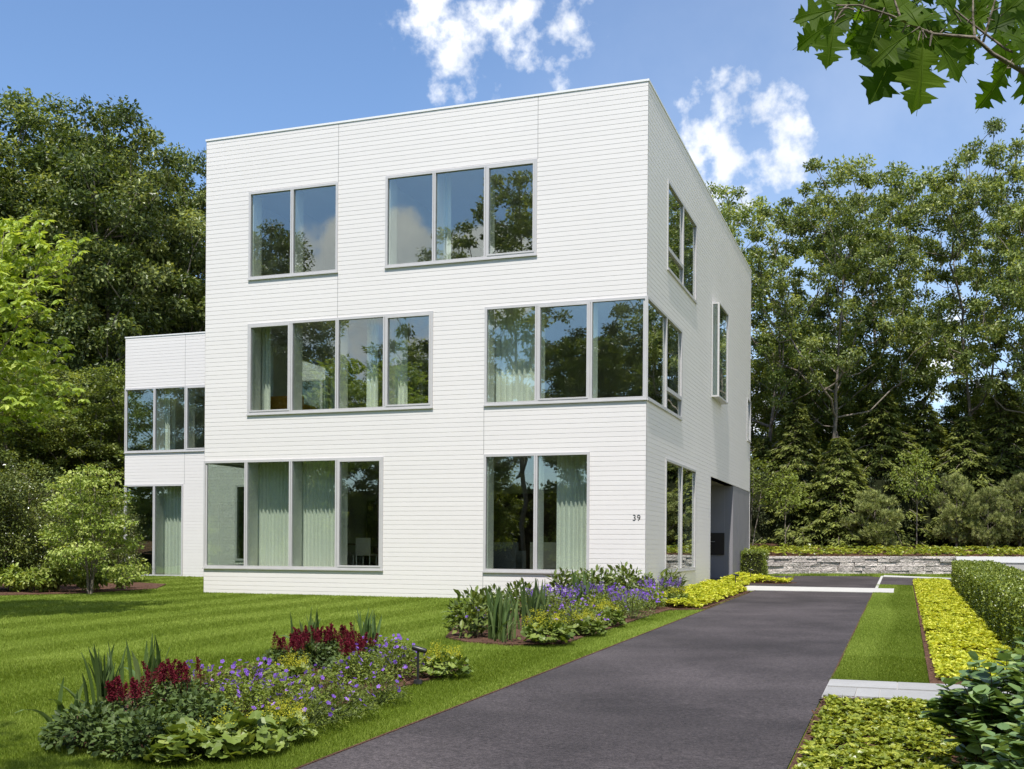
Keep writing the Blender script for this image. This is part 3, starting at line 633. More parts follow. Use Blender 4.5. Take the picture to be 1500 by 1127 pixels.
sheet('path_bed', [(XR + .005, -13.96), (7.62, -13.96), (7.62, -12.65), (XR + .005, -12.65)], .018, M['joint'])
mb.obj('path', M['slate'], kind='structure', label='bluestone slabs crossing from drive to hedge')
BED1 = [(-1.0, -17.95), (-.45, -18.65), (.45, -18.85), (.85, -18.1), (.93, -17.0), (.78, -15.3), (.95, -13.3), (.75, -12.35), (.0, -12.0), (-1.2, -12.3), (-1.95, -13.0), (-1.9, -15), (-1.55, -16.8)]
BED2 = [(-.95, -9.55), (-.4, -10.1), (.35, -10.3), (1.02, -9.9), (1.0, -4.6), (1.05, -2.5), (1.69, -1.9), (1.69, 5.4), (1.2, 6.1), (1.2, 9.3), (.03, 9.1), (.03, -.06), (-3.4, -.06), (-3.3, -1.1), (-2.3, -4.9), (-1.45, -8.0)]
BEDL = [(-25, -4.4), (-15.9, -3.2), (-14.6, -1.9), (-14.2, 1.0), (-15.6, 3.3), (-18.4, 4.4), (-27, 6.5)]
BEDR = [(5.84, -12.62), (6.9, -12.62), (8.2, -12.62), (8.2, 11), (7.4, 13.9), (5.9, 13.9)]
BEDF = [(4.85, -19.5), (8.0, -19.5), (8.0, -13.98), (4.85, -13.98)]
def shrink(poly, f):
    c = A(poly).mean(0); return [tuple(c + (A(p) - c) * f) for p in poly]
BED1 = shrink(BED1, .9)
def inside(P, poly):
    x, y = P[:, 0], P[:, 1]; r = np.zeros(len(P), bool)
    for (a, b), (c, d) in zip(poly, poly[1:] + poly[:1]):
        r ^= ((b > y) != (d > y)) & (x < (c - a) * (y - b) / ((d - b) if d != b else 1e-9) + a)
    return r
for nm_, b in (('flower_bed', BED1), ('flower_bed', BED2), ('shrub_bed', BEDL), ('hedge_bed', BEDR), ('front_bed', BEDF), ('rear_bed', [(.05, 10.6), (2.1, 10.5), (2.4, 11.4), (1.2, 12.6), (.4, 18), (.03, 18)])): sheet(nm_, b, .02, M['mulch'])
# loose bark chips over the beds
rg = np.random.default_rng(11); mb = MB()
for poly, n in ((BED1, 5000), (BED2, 4500), (BEDR, 4000), (BEDF, 9000), (BEDL, 3000)):
    a = A(poly); P = rg.uniform(a.min(0), a.max(0), (n, 2)); P = P[inside(P, poly)]
    P = np.column_stack([P, gz(P[:, 0], P[:, 1]) + .022 + rg.uniform(0, .012, len(P))])
    T = unit(rg.normal(size=P.shape) * A([1, 1, .25])); mb.leaves(P, T, UP + rg.normal(size=P.shape) * .35, rg.uniform(.02, .055, len(P)), tm([(0, .2, 0), (0, -.2, 0), (1, -.15, .05), (1, .15, .05)], [(0, 1, 2, 3)]), rg.uniform(0, 1, len(P)))
mb.obj('bark_mulch', M['mulch'], kind='stuff', label='loose reddish bark chips scattered over the planting beds', cat='mulch')

# ------------------------------------------------------------------ grass
def grass(name, label, n, sampler, hmin, hmax, near, wid=.0042):
    P = sampler(n); z = gz(P[:, 0], P[:, 1]); d = np.hypot(P[:, 0] - CAM[0], P[:, 1] - CAM[1])
    P = np.column_stack([P, z - .014]); r = np.random.default_rng(21)
    s = (P[:, 0] + .1 * np.sin(P[:, 1] * .5)) / .8 + .3; st = np.sign(np.sin(math.pi * s)) * np.minimum(1, 3 * abs(np.sin(math.pi * s)))
    lean = A([.05, 1, 0]) * (st * .22)[:, None]
    T = unit(UP + lean + r.normal(size=P.shape) * A([.42, .42, .1]))
    Nn = unit(A([.25, -1., .2]) + r.normal(size=P.shape) * .8); S = r.uniform(hmin, hmax, len(P)) * (1 + .18 * np.sin(P[:, 0] * 1.7) * np.sin(P[:, 1] * 1.3))
    w = wid * np.maximum(1, d / 8.5) / S.mean()
    patch = np.sin(P[:, 0] * .9 + 1.3 * np.sin(P[:, 1] * .5)) * np.sin(P[:, 1] * .8 + np.sin(P[:, 0] * .6))
    tone = np.clip(r.normal(.47, .19, len(P)) + st * .03 + patch * .10, 0, 1)  # stripe sheen of the leaning blades is also put into the tone
    bend = tm([(0, .5, 0), (0, -.5, 0), (.55, .36, .04), (.55, -.36, .04), (1, 0, .26)], [(0, 1, 2), (1, 3, 2), (2, 3, 4)])
    mb = MB(); nr = d < near
    for sel, t in ((nr, bend), (~nr, BLADE1)):
        if sel.any():
            ww = w[sel]; q = np.argsort(ww); idx = np.nonzero(sel)[0][q]
            for ch in np.array_split(idx, 10): mb.leaves(P[ch], T[ch], Nn[ch], S[ch], t, tone[ch], w[ch].mean())
    return mb.obj(name, M['grass'], kind='stuff', label=label, cat='grass')
rg = np.random.default_rng(5)
def main_lawn(n):
    d = np.exp(rg.uniform(math.log(6.6), math.log(46), n)); a = rg.uniform(rad(-30.5), rad(12), n)
    u = rg.uniform(0, 1, n); d = np.where(u < .12, rg.uniform(16, 46, n), d)
    X = CAM[None, :2] + d[:, None] * (np.cos(a)[:, None] * FWD[None, :2] + np.sin(a)[:, None] * RGT[None, :2])
    ok = (X[:, 0] < XL - .015) & (X[:, 1] < 17.2)
    for b in (BED1, BED2, BEDL, [(W, 0), (.03, 0), (.03, 18.4), (W, 18.4)], [(WX, WY), (W, WY), (W, 18), (WX, 18)], [(-9, 8.8), (1.7, 8.8), (2.5, 11.6), (-9, 11.6)], [(-9, 10), (5, 10), (4.9, 17.2), (-9, 14)]): ok &= ~inside(X, b)
    return X[ok]
grass('grass', 'short mown green grass of the main lawn with faint mowing stripes', 1500000, main_lawn, .022, .046, 15, .0033)
def strip_lawn(n):
    y = -12.64 + (11.1 + 12.64) * rg.uniform(0, 1, n) ** 1.7; x = rg.uniform(XR + .012, 5.84, n); X = np.column_stack([x, y]); return X[~((y > 6.2) & (y < 8.55) & (x < 5.37))]
grass('grass', 'narrow strip of mown grass along the right edge of the drive', 170000, strip_lawn, .022, .042, 15, .0033)
def wall_lawn(n):
    x = rg.uniform(.3, 8.5, n); y = wline(x) - rg.uniform(.05, 1.35, n); X = np.column_stack([x, y]); return X[~((x > 4.8) & (x < 7.2) & (y < 19.2 - .9 * (x - 4.93)))]
grass('grass', 'sunny fringe of grass at the foot of the stone wall', 16000, wall_lawn, .05, .10, 1)

# ------------------------------------------------------------------ stone wall, terrace and concrete wall
rs = np.random.default_rng(8); mb = MB(); mj = MB()
wa, wb = A([-6., wline(-6)]), A([13.5, wline(13.5)]); wu = unit(np.append(wb - wa, 0)); wn = A([wu[1], -wu[0], 0]); wl = np.linalg.norm(wb - wa)
fS = Frame((wa[0], wa[1], 0), wu, wn)
zb = lambda u: float(gz(0, (fS.o + wu * u)[1]))
rows = [0, .15, .33, .48, .62]
for i, (a, b) in enumerate(zip(rows, rows[1:])):
    u = -rs.uniform(0, .3)
    while u < wl:
        L = rs.uniform(.22, .75); z = zb(max(u, 0)); d = rs.uniform(-.03, .035); j = [rs.uniform(-.02, .02) for _ in range(8)]
        V = [(u + .008 + j[0], d - .3, a), (u + L - .008, d - .3, a), (u + .008, d + j[1], a + .007), (u + L - .008, d + j[2], a + .007),
             (u + .008, d - .3, b), (u + L - .008, d - .3, b), (u + .008 + j[3], d + j[4], b - .007), (u + L - .008 + j[5], d + j[6], b - .007)]
        V = fS.p(A(V)) + UP * z; mb.add(V, [(0, 1, 3, 2), (4, 6, 7, 5), (0, 4, 5, 1), (2, 3, 7, 6), (0, 2, 6, 4), (1, 5, 7, 3)], rs.uniform(.1, 1)); u += L
u = 0
while u < wl:
    L = rs.uniform(.5, 1.05); V = A([(x, y, z) for z in (.625, .715) for y in (-.36, .03 + rs.uniform(-.012, .012)) for x in (u + .006, u + L - .006)])
    mb.add(fS.p(V) + UP * zb(u), [(0, 2, 3, 1), (4, 5, 7, 6), (0, 1, 5, 4), (2, 6, 7, 3), (0, 4, 6, 2), (1, 3, 7, 5)], rs.uniform(.4, 1)); u += L
sw = mb.obj('stone_wall', M['stone'], label='low wall of pale stacked fieldstone holding back the planted terrace', cat='wall')
V = A([(0, -.28, -.1), (wl, -.28, -.1), (wl, -.035, -.1), (0, -.035, -.1), (0, -.28, .70), (wl, -.28, .70), (wl, -.035, .62), (0, -.035, .62)]); zz = A([zb(x) for x in V[:, 0]])
MB().add(fS.p(V) + UP * zz[:, None], [(0, 1, 2, 3), (4, 7, 6, 5), (2, 6, 7, 3), (0, 4, 5, 1)]).obj('joints', M['mortar'], sw)
xs = np.arange(-60, 90, 1.5); rows_ = [.3, 2, 4, 7, 10, 14, 20, 28, 40, 60, 90]; V = []; F_ = []
for i, o in enumerate(rows_):
    for x in xs: y = wline(x) + o; V.append((x, y, float(hterr(x, y)) + .05 * math.sin(x * 1.3 + o)))
n = len(xs)
for i in range(len(rows_) - 1):
    for j in range(n - 1): q = i * n + j; F_.append((q, q + 1, q + n + 1, q + n))
MB().add(V, F_).obj('terrace', M['mulch'], smooth=True, kind='structure', label='mulched planting terrace rising behind the stone wall')
cw = empty('concrete_wall', (0, 0, 0), label='pale concrete retaining wall behind the clipped hedge at right', cat='wall')
def wallbar(p, q, z0, z1, w, m, nm_):
    p, q = A(p, float), A(q, float); u_ = unit(np.append(q - p, 0)); fr = Frame((p[0], p[1], 0), u_, (u_[1], -u_[0], 0)); return MB().fbox(fr, 0, np.linalg.norm(q - p), -w / 2, w / 2, z0, z1).obj(nm_, m, cw)
p0, p1 = A(column(1404, 40)), A(column(1640, 36.5)); 
wallbar(p0, p1, .2, 1.24, .34, M['conc'], 'wall'); wallbar(p0, p1, 1.243, 1.44, .40, M['trim'], 'coping')

# ------------------------------------------------------------------ ground cover and clipped hedges
def cover(name, label, poly, n, mat, hmax, size, whorl=6, zf=gz, seed=3, lean=.35, off=0.):
    r = np.random.default_rng(seed); a = A(poly); P = r.uniform(a.min(0), a.max(0), (n, 2)); P = P[inside(P, poly)]; gap = np.sin(P[:, 0] * 5.3 + 1.7 * np.sin(P[:, 1] * 3.1 + seed)) * np.sin(P[:, 1] * 4.7 + 1.3 * np.sin(P[:, 0] * 2.9)); P = P[(gap > -.62) | (r.uniform(size=len(P)) < .25)]
    bump = .5 + .25 * np.sin(P[:, 0] * 6.1 + 2 * np.sin(P[:, 1] * 2.7)) + .25 * np.sin(P[:, 1] * 7.3 + P[:, 0] * 3)
    z = zf(P[:, 0], P[:, 1]) + off + hmax * (.35 + .65 * bump) * r.uniform(.55, 1.0, len(P))
    C_ = np.column_stack([P, z]); k = whorl; m = len(C_); ang = (np.arange(k)[None] * 2 * math.pi / k + r.uniform(0, 6.3, (m, 1)) + r.normal(0, .2, (m, k)))
    tilt = r.normal(size=(m, 1, 3)) * .28; D = np.stack([np.cos(ang), np.sin(ang), r.uniform(-.1, .55, (m, k))], -1) + tilt
    Nn = UP + .5 * r.normal(size=D.shape) - D * .2
    tone = np.clip(r.normal(.52, .16, (m, 1)) + r.normal(0, .14, (m, k)), 0, 1)
    mb = MB().leaves(np.repeat(C_, k, 0), D.reshape(-1, 3), Nn.reshape(-1, 3), (size * r.uniform(.7, 1.2, (m, k))).ravel(), DIA, tone.ravel(), 1.25)
    return mb.obj(name, mat, kind='stuff', label=label, cat='ground cover')
cover('ground_cover', 'golden leafy ground cover between the grass strip and the clipped hedge', [(5.93, -12.35), (6.95, -12.35), (6.95, 9.4), (6.95, 13.2), (5.93, 13.2)], 20500, M['gold'], .16, .052)
cover('ground_cover', 'golden leafy ground cover at the house corner beside the drive', [(.25, -1.2), (1.2, -2.2), (1.62, -1.8), (1.62, 5.3), (1.2, 6.0), (1.2, 9.2), (.06, 9.1), (.06, 1.0)], 7500, M['gold'], .2, .07, seed=4)
cover('ground_cover', 'golden leafy ground cover beyond the concrete band by the entry', [(.1, 10.6), (2.0, 10.55), (2.3, 11.3), (1.2, 12.4), (.4, 15), (.08, 15)], 3400, M['gold'], .22, .075, seed=5)
cover('ground_cover', 'green whorled ground cover in the near right corner', [(4.93, -19.2), (7.2, -19.2), (7.2, -14.6), (5.8, -14.55), (4.93, -14.6)], 8200, M['pachy'], .17, .048, 7, seed=6)
cover('ground_cover', 'low green and yellow planting along the top of the stone wall', [(-5, wline(-5) + .45), (13, wline(13) + .45), (13, wline(13) + 3.4), (-5, wline(-5) + 3.4)], 9000, M['pachy'], .3, .12, zf=hterr, seed=7)
def clipped(name, label, path, w, h, n, size, mat, zf=gz, seed=2, tmpl=DIA, rough=.05, core=True, cat='hedge', wid=1.2):
    """hedge along a path: a twiggy core with a thick skin of single leaves"""
    r = np.random.default_rng(seed); path = A(path, float); seg = np.diff(path, axis=0); L = np.linalg.norm(seg, axis=1); cum = np.concatenate([[0], np.cumsum(L)])
    o = empty(name, (0, 0, 0), label=label, cat=cat)
    s = r.uniform(-.02, cum[-1] + .02, n); i = np.clip(np.searchsorted(cum, s) - 1, 0, len(seg) - 1); u2 = seg[i] / L[i][:, None]; p = path[i] + u2 * (s - cum[i])[:, None]; nr = np.column_stack([u2[:, 1], -u2[:, 0]])
    per = w + 2 * h; q = r.uniform(0, per, n); side = np.where(q < h, -1, np.where(q > h + w, 1, 0))
    off = np.where(side == 0, q - h - w / 2, side * w / 2); hh = np.where(side == -1, q, np.where(side == 1, per - q, h))
    end = r.uniform(0, 1, n) < w / (cum[-1] + w) * .5; s_end = np.where(r.uniform(size=n) < .5, 0, 1)
    off = np.where(end, r.uniform(-w / 2, w / 2, n), off); hh = np.where(end, r.uniform(0, h, n), hh)
    pe = np.where(s_end[:, None] == 0, path[0][None], path[-1][None]); p = np.where(end[:, None], pe, p)
    nout = np.where((side == 0)[:, None], UP[None], np.column_stack([nr * side[:, None], 0 * s]))
    ue = np.where(s_end[:, None] == 0, -seg[0] / L[0], seg[-1] / L[-1]); nout = np.where(end[:, None], np.column_stack([ue, 0 * s]), nout)
    xy = p + nr * off[:, None]; lump = rough * (np.sin(s * 3.1 + hh * 4) + np.sin(s * 7.7 - off * 5 + hh * 3)) * .5
    P = np.column_stack([xy, zf(xy[:, 0], xy[:, 1]) + hh]) + nout * (lump - r.uniform(0, .09, n) ** 1.0)[:, None]
    T = unit(nout * .6 + UP * .4 + r.normal(size=P.shape) * .7); Nn = nout * .5 + UP * .5 + r.normal(size=P.shape) * .7
    MB().leaves(P, T, Nn, size * r.uniform(.6, 1.25, n), tmpl, np.clip(r.normal(.5, .24, n) + lump * 2, 0, 1), wid).obj('foliage', mat, o)
    if core:
        mb = MB()
        for a, b, l in zip(path, path[1:], L):
            fr = Frame((a[0], a[1], 0), np.append((b - a) / l, 0), (float((b - a)[1] / l), -float((b - a)[0] / l), 0)); z = float(min(zf(a[0], a[1]), zf(b[0], b[1]))); z1 = float(zf(a[0], a[1])); z2 = float(zf(b[0], b[1]))
            V = [(x, y, (z1 if x < l / 2 else z2) + (0 if k == 0 else h - .09)) for k in (0, 1) for y in (-w / 2 + .09, w / 2 - .09) for x in (.08, l - .08)]
            mb.add(fr.p(A(V)), [(0, 2, 3, 1), (4, 5, 7, 6), (0, 1, 5, 4), (2, 6, 7, 3), (0, 4, 6, 2), (1, 3, 7, 5)])
        mb.obj('twigs', M['hedgecore'], o)
    return o
clipped('boxwood_hedge', 'long clipped boxwood hedge behind the golden ground cover at right', [(7.45, 9.5), (7.4, -2), (7.4, -10.6)], 1.02, .80, 100000, .036, M['box'], wid=1.7)
clipped('boxwood_shrub', 'small clipped boxwood shrub at the rear corner of the house', [(.42, 15.9), (.42, 17.1)], .85, .95, 6000, .05, M['box'], seed=9, rough=.1, cat='shrub')
clipped('evergreen_hedge', 'tall dark evergreen hedge behind the young pines on the terrace', [(-7, wline(-7) + 7.6), (30, wline(30) + 7.6)], 1.5, 2.9, 62000, .13, M['yew'], zf=hterr, seed=12, rough=.3)

# ------------------------------------------------------------------ garden spotlights
def spotlight(x, y, h, rz, label):
    o = empty('garden_spotlight', (x, y, float(gz(x, y)) + .02), rz, label=label, cat='garden light', group='black garden spotlights')
    MB().tube([(0, 0, -.02), (0, 0, h - .03)], .013, 8, True).obj('stake', M['black'], o)
    MB().tube([(0, 0, -.01), (0, 0, .03)], [.05, .045], 12, True).obj('base', M['black'], o)
    hd = MB().tube([(-.09, 0, h - .03), (-.075, 0, h - .025), (.055, 0, h + .008), (.06, 0, h + .009)], [.022, .027, .027, .024], 14, True).obj('lamp_head', M['black'], o, True)
    MB().tube([(0, -.018, h - .05), (0, -.018, h - .01)], .01, 6, True).obj('bracket', M['black'], hd)
p = onground(612, 1003); spotlight(p[0], p[1], .36, rad(190), 'black garden spotlight at the drive side of the near flower bed')
p = onground(1001, 888); spotlight(1.0, -.9, .34, rad(160), 'black garden spotlight between the far flower bed and golden ground cover')
spotlight(1.2, 6.1, .42, rad(200), 'black garden spotlight in front of the entry recess'); spotlight(.95, 11.3, .4, rad(170), 'black garden spotlight beyond the concrete band near the boxwood shrub')

# ------------------------------------------------------------------ trees
LOB = oak_lobes
tall_tree('oak_a', 31, 22, LOB(1, 22, 13, .40, 15), 215, 1.3, 175, .64, .235, 'oak', lean=(1.2, .5), r_max=.36)
tall_tree('oak_b', 32, 23, LOB(2, 23, 12, .40, 15) + [(-4, 1, 13, 2, 2, 1.4)], 205, 1.3, 175, .64, .235, 'oak', lean=(-1.6, .6), r_max=.34)
tall_tree('oak_c', 33, 20, LOB(3, 20, 11, .34, 14), 195, 1.25, 175, .64, .235, 'oak', lean=(.5, -.8), r_max=.3)
ml = [(r * math.cos(a), r * math.sin(a), z, q, q, q * .8) for r, a, z, q in [(2.6, i * 2.1, 5 + i * 1.05, 3.1 - .06 * i) for i in range(13)]] + [(0, 0, 19.5, 2.6, 2.6, 2.6)]
tall_tree('maple_a', 41, 22, ml, 340, 1.1, 260, .86, .23, 'maple', r_max=.4, flat=.62, droop=.35)
tall_tree('maple_b', 42, 21, [(l[1] * 1.1, l[0], l[2] * .96, l[3], l[4], l[5]) for l in ml], 340, 1.1, 260, .86, .23, 'maple', r_max=.4, flat=.62, droop=.35)
tall_tree('wood', 51, 15, [(1.7 * math.cos(i * 2.4), 1.7 * math.sin(i * 2.4), 2.2 + i * 1.05, 2.3, 2.3, 1.5) for i in range(12)], 190, 1.0, 200, .7, .20, 'wood', r_max=.24)
def small_tree(key, seed, h, lobes, nclump, mind, per, R, size, leaf, trunks, r_tip=.005, r_max=.05, flat=.6, tmpl=DIA, wood='bark', up=.35, **kw):
    rng = np.random.default_rng(seed); cl = sample_lobes(rng, lobes, nclump, mind, .5); parts = MB(); nt_ = len(trunks)
    own = np.argmin([np.hypot(cl[:, 0] - t[-1][0], cl[:, 1] - t[-1][1]) for t in trunks], 0)
    for i, t in enumerate(trunks):
        if (own == i).any():
            g = grow(rng, t, cl[own == i], r_tip=r_tip, r_max=r_max, up=up)
            for V, F_, T_ in zip(g.V, g.F, g.T): parts.V.append(V); parts.F.append(F_ + (parts.n)); parts.T.append(T_)
            parts.n += g.n
    cr = clump_leaves(MB(), rng, cl, per, R, flat, size, tmpl, None, **kw)
    MODELS[key] = (parts.mesh(key + '_wood', M[wood], True), cr.mesh(key + '_leaves', M[leaf]))
def zt(x, y): return float(hterr(x, y)) - .05
def rtree(key, name, label, u, depth, top, rz, sx=1., group='tall trees behind the stone wall'):
    x, y = column(u, depth); return plant_tree(key, name, label, u, depth, top, rz, sx, z=zt(x, y), group=group)
G1 = 'tall oaks behind the stone wall'
rtree('oak_a', 'oak_tree', 'tall oak rising right behind the rear corner of the house', 1120, 52, 262, .6, .95, G1)
rtree('oak_b', 'oak_tree', 'tall oak with a straight grey trunk, second from the house', 1226, 50, 232, 2.2, .9, G1)
rtree('oak_c', 'oak_tree', 'slightly lower oak between the straight-trunked oak and the tallest oak', 1300, 56, 222, 4.0, .9, G1)
rtree('oak_a', 'oak_tree', 'tallest oak of the row, leaning with a curved bare limb', 1428, 52, 190, 3.0, .8, G1)
rtree('oak_b', 'oak_tree', 'tall oak at the right edge of the picture', 1520, 49, 205, 5.1, .85, G1)
rtree('wood', 'woodland_tree', 'bushy woodland tree seen between the rear house corner and the straight oak', 1165, 58, 470, 0, 1.05)
rtree('wood', 'woodland_tree', 'bushy woodland tree behind the straight grey oak trunk', 1262, 60, 500, 1, 1.1)
rtree('wood', 'woodland_tree', 'bushy woodland tree under the gap of sky between the oaks', 1345, 57, 600, 2, 1.25)
rtree('wood', 'woodland_tree', 'bushy woodland tree below the tallest oak', 1425, 56, 570, 3, 1.1)
rtree('wood', 'woodland_tree', 'bushy woodland tree low at the right edge', 1500, 54, 540, 4, 1.15)
rtree('wood', 'woodland_tree', 'bushy woodland tree filling the corner beside the house wall', 1098, 60, 480, 5, 1.1)
rtree('wood', 'woodland_tree', 'distant woodland tree low beneath the middle oak', 1310, 72, 625, 2.5, 1.7)
rtree('wood', 'woodland_tree', 'distant woodland tree low behind the leaning oak', 1460, 72, 610, .7, 1.7)
rtree('wood', 'woodland_tree', 'distant woodland tree low behind the straight oak', 1200, 72, 590, .2, 1.7)
tall_tree('wood_bright', 52, 13, [(1.5 * math.cos(i * 2.4 + 1), 1.5 * math.sin(i * 2.4 + 1), 3.4 + i * .95, 2.1, 2.1, 1.3) for i in range(10)], 130, 1.05, 180, .72, .22, 'lime', r_max=.2)
for u_, d_, t_, r_, l_ in ((1172, 54, 505, .4, 'sunlit pale green tree between the house corner and the straight oak'), (1292, 55, 545, 2.1, 'sunlit pale green tree just right of the straight oak trunk'), (1418, 54, 560, 3.7, 'sunlit pale green tree under the leaning oak'), (1492, 53, 585, 5.0, 'sunlit pale green tree low at the far right')):
    rtree('wood_bright', 'woodland_tree', l_, u_, d_, t_, r_, 1.0)
# hemlocks: drooping layered sprays
def hemlock(key, seed, h, rad_, n, per):
    r = np.random.default_rng(seed); mb = MB(); wood = MB(); z = np.linspace(-.3, h * .96, 8); wood.tube(np.column_stack([.03 * np.sin(z), .03 * np.cos(z), z]), np.linspace(.13, .015, 8), 7)
    for i in range(n):
        f = (i + r.uniform(0, 1)) / n; zc = h * (.04 + .94 * f); a = i * 2.399 + r.uniform(-.3, .3); L = rad_ * (1 - f) ** .75 * r.uniform(.7, 1.15) + .12
        t = np.linspace(0, 1, 6); d = A([math.cos(a), math.sin(a), 0]); P = d[None] * (t * L)[:, None] + UP[None] * (zc + .16 * L * t - .42 * L * t ** 2)[:, None]
        wood.tube(P, np.linspace(.02 + .012 * L, .004, 6), 4)
        m = int(per * (L / rad_ + .15)); tt = r.uniform(.12, 1, m) ** .7; sd = A([-d[1], d[0], 0]); wd = .42 * L * (1.05 - tt) + .08
        lat = r.uniform(-1, 1, m); Q = d[None] * (tt * L)[:, None] + UP[None] * (zc + .16 * L * tt - .42 * L * tt ** 2)[:, None] + sd[None] * (lat * wd)[:, None] - UP[None] * (np.abs(lat) * wd * .3 + r.uniform(0, .12, m))[:, None]
        T = unit(d[None] * .8 + sd[None] * (lat * 1.0)[:, None] - UP[None] * .35 + r.normal(size=(m, 3)) * .22)
        mb.leaves(Q, T, UP[None] + r.normal(size=(m, 3)) * .3 + d * .25, r.uniform(.14, .30, m), LANCE, np.clip(r.normal(.38, .16, m) + .4 * (tt - .5), 0, 1), 1.5)
    MODELS[key] = (wood.mesh(key + '_wood', M['bark'], True), mb.mesh(key + '_sprays', M['hemlock']))
hemlock('hemlock_a', 71, 7.5, 2.7, 150, 190); hemlock('hemlock_b', 72, 6.5, 2.9, 140, 200)
G2 = 'hemlocks under the tall oaks'
for k, u, dp, top, rz, sx, lb in (('hemlock_a', 1165, 50, 590, 0, 1.1, 'drooping hemlock nearest the rear house corner'), ('hemlock_b', 1228, 48.5, 640, 1, 1.15, 'broad drooping hemlock in front of the straight oak trunk'),
                                  ('hemlock_b', 1290, 51, 575, 2.4, 1.1, 'dark hemlock left of the gap of sky'), ('hemlock_a', 1352, 52, 590, 3.3, 1.2, 'hemlock directly below the gap of sky'),
                                  ('hemlock_b', 1412, 50, 610, 4.1, 1.1, 'yellow-tipped hemlock right of the gap of sky'), ('hemlock_a', 1470, 50.5, 560, 5, 1.1, 'tall hemlock near the right edge'),
                                  ('hemlock_b', 1118, 51, 640, 5.5, 1., 'hemlock half hidden by the house corner'), ('hemlock_a', 1530, 49, 600, .5, 1., 'hemlock cut by the right edge of the picture')):
    rtree(k, 'hemlock_tree', lb, u, dp, top, rz, sx, G2)
# young pines with upright needle tufts
def pine(key, seed, h, w, n):
    r = np.random.default_rng(seed); L = [(.34 * w * math.cos(i * 2.4) * math.sin(math.pi * (i + 1.2) / 11), .34 * w * math.sin(i * 2.4) * math.sin(math.pi * (i + 1.2) / 11), h * (.16 + .078 * i), w * .24, w * .24, h * .1) for i in range(10)]
    cl = sample_lobes(r, L, n, .13, .6); tr = np.column_stack([np.zeros(9), np.zeros(9), np.linspace(-.1, h * .85, 9)]); wd_ = grow(r, tr, cl, r_tip=.006, r_max=.06, up=.9)
    T = unit(cl - A([0, 0, h * .3]) + UP * .55 * h * .5 + r.normal(size=cl.shape) * .25); mb = MB()
    k = 5; P = np.repeat(cl, k, 0) + r.normal(size=(len(cl) * k, 3)) * .06; TT = unit(np.repeat(T, k, 0) + r.normal(size=P.shape) * .4)
    mb.leaves(P, TT, r.normal(size=P.shape), r.uniform(.13, .22, len(P)), NEEDLES, np.clip(r.normal(.45, .17, len(P)) + np.repeat(r.normal(0, .12, len(cl)), k), 0, 1)); MODELS[key] = (wd_.mesh(key + '_wood', M['bark'], True), mb.mesh(key + '_needles', M['pine']))
pine('pine_a', 81, 2.9, 2.3, 420); pine('pine_b', 82, 3.4, 2.2, 430)
G3 = 'young pines along the terrace'
for k, u, dp, top, rz, sx, lb in (('pine_a', 1281, 46.5, 716, 0, 1.15, 'round young pine standing alone left of the slender tree on the terrace'), ('pine_b', 1401, 47, 690, 1, .95, 'young pine with a bare short trunk right of the slender tree'),
                                  ('pine_a', 1447, 46.5, 712, 2, .9, 'smallest young pine between two others near the right edge'), ('pine_b', 1494, 47, 690, 3, 1, 'young pine at the right edge of the terrace')):
    rtree(k, 'young_pine', lb, u, dp, top, rz, sx, G3)
# slender staked-looking young trees on the terrace
small_tree('young', 61, 3.6, [(0, 0, 2.3, .95, .95, .5), (.35, .2, 2.9, .6, .6, .5), (-.35, 0, 2.8, .6, .6, .5), (0, -.2, 3.3, .45, .45, .35)], 46, .28, 30, .3, .125, 'lime', [[(0, 0, -.1), (.01, 0, .6), (0, .01, 1.2), (0, 0, 1.7), (.02, 0, 2.3), (0, 0, 2.9)]], r_max=.05, droop=.3)
rtree('young', 'young_tree', 'slender young tree with pale trunk on the terrace near the house', 1150, 45.5, 688, .5, 1.15, 'slender young trees on the terrace')
rtree('young', 'young_tree', 'slender young tree with pale trunk right of the round pine', 1343, 46.5, 655, 2.5, .95, 'slender young trees on the terrace')
small_tree('multi', 62, 3.6, [(-.6, 0, 2.2, .7, .7, .5), (.5, .2, 2.5, .8, .8, .5), (0, -.3, 3.0, .7, .7, .5), (.1, .4, 2.0, .6, .6, .4)], 60, .28, 30, .32, .11, 'lime', [[(0, 0, -.1), (-.12, 0, .7), (-.3, 0, 1.4), (-.45, 0, 2.1)], [(.06, 0, -.1), (.2, .05, .8), (.35, .1, 1.5), (.45, .2, 2.3)], [(0, .06, -.1), (.02, -.05, .9), (0, -.2, 1.8), (0, -.3, 2.7)]], r_max=.035)
rtree('multi', 'young_tree', 'multi-stemmed young tree beside the rear house corner', 1098, 46, 668, .5, 1.2, 'slender young trees on the terrace')

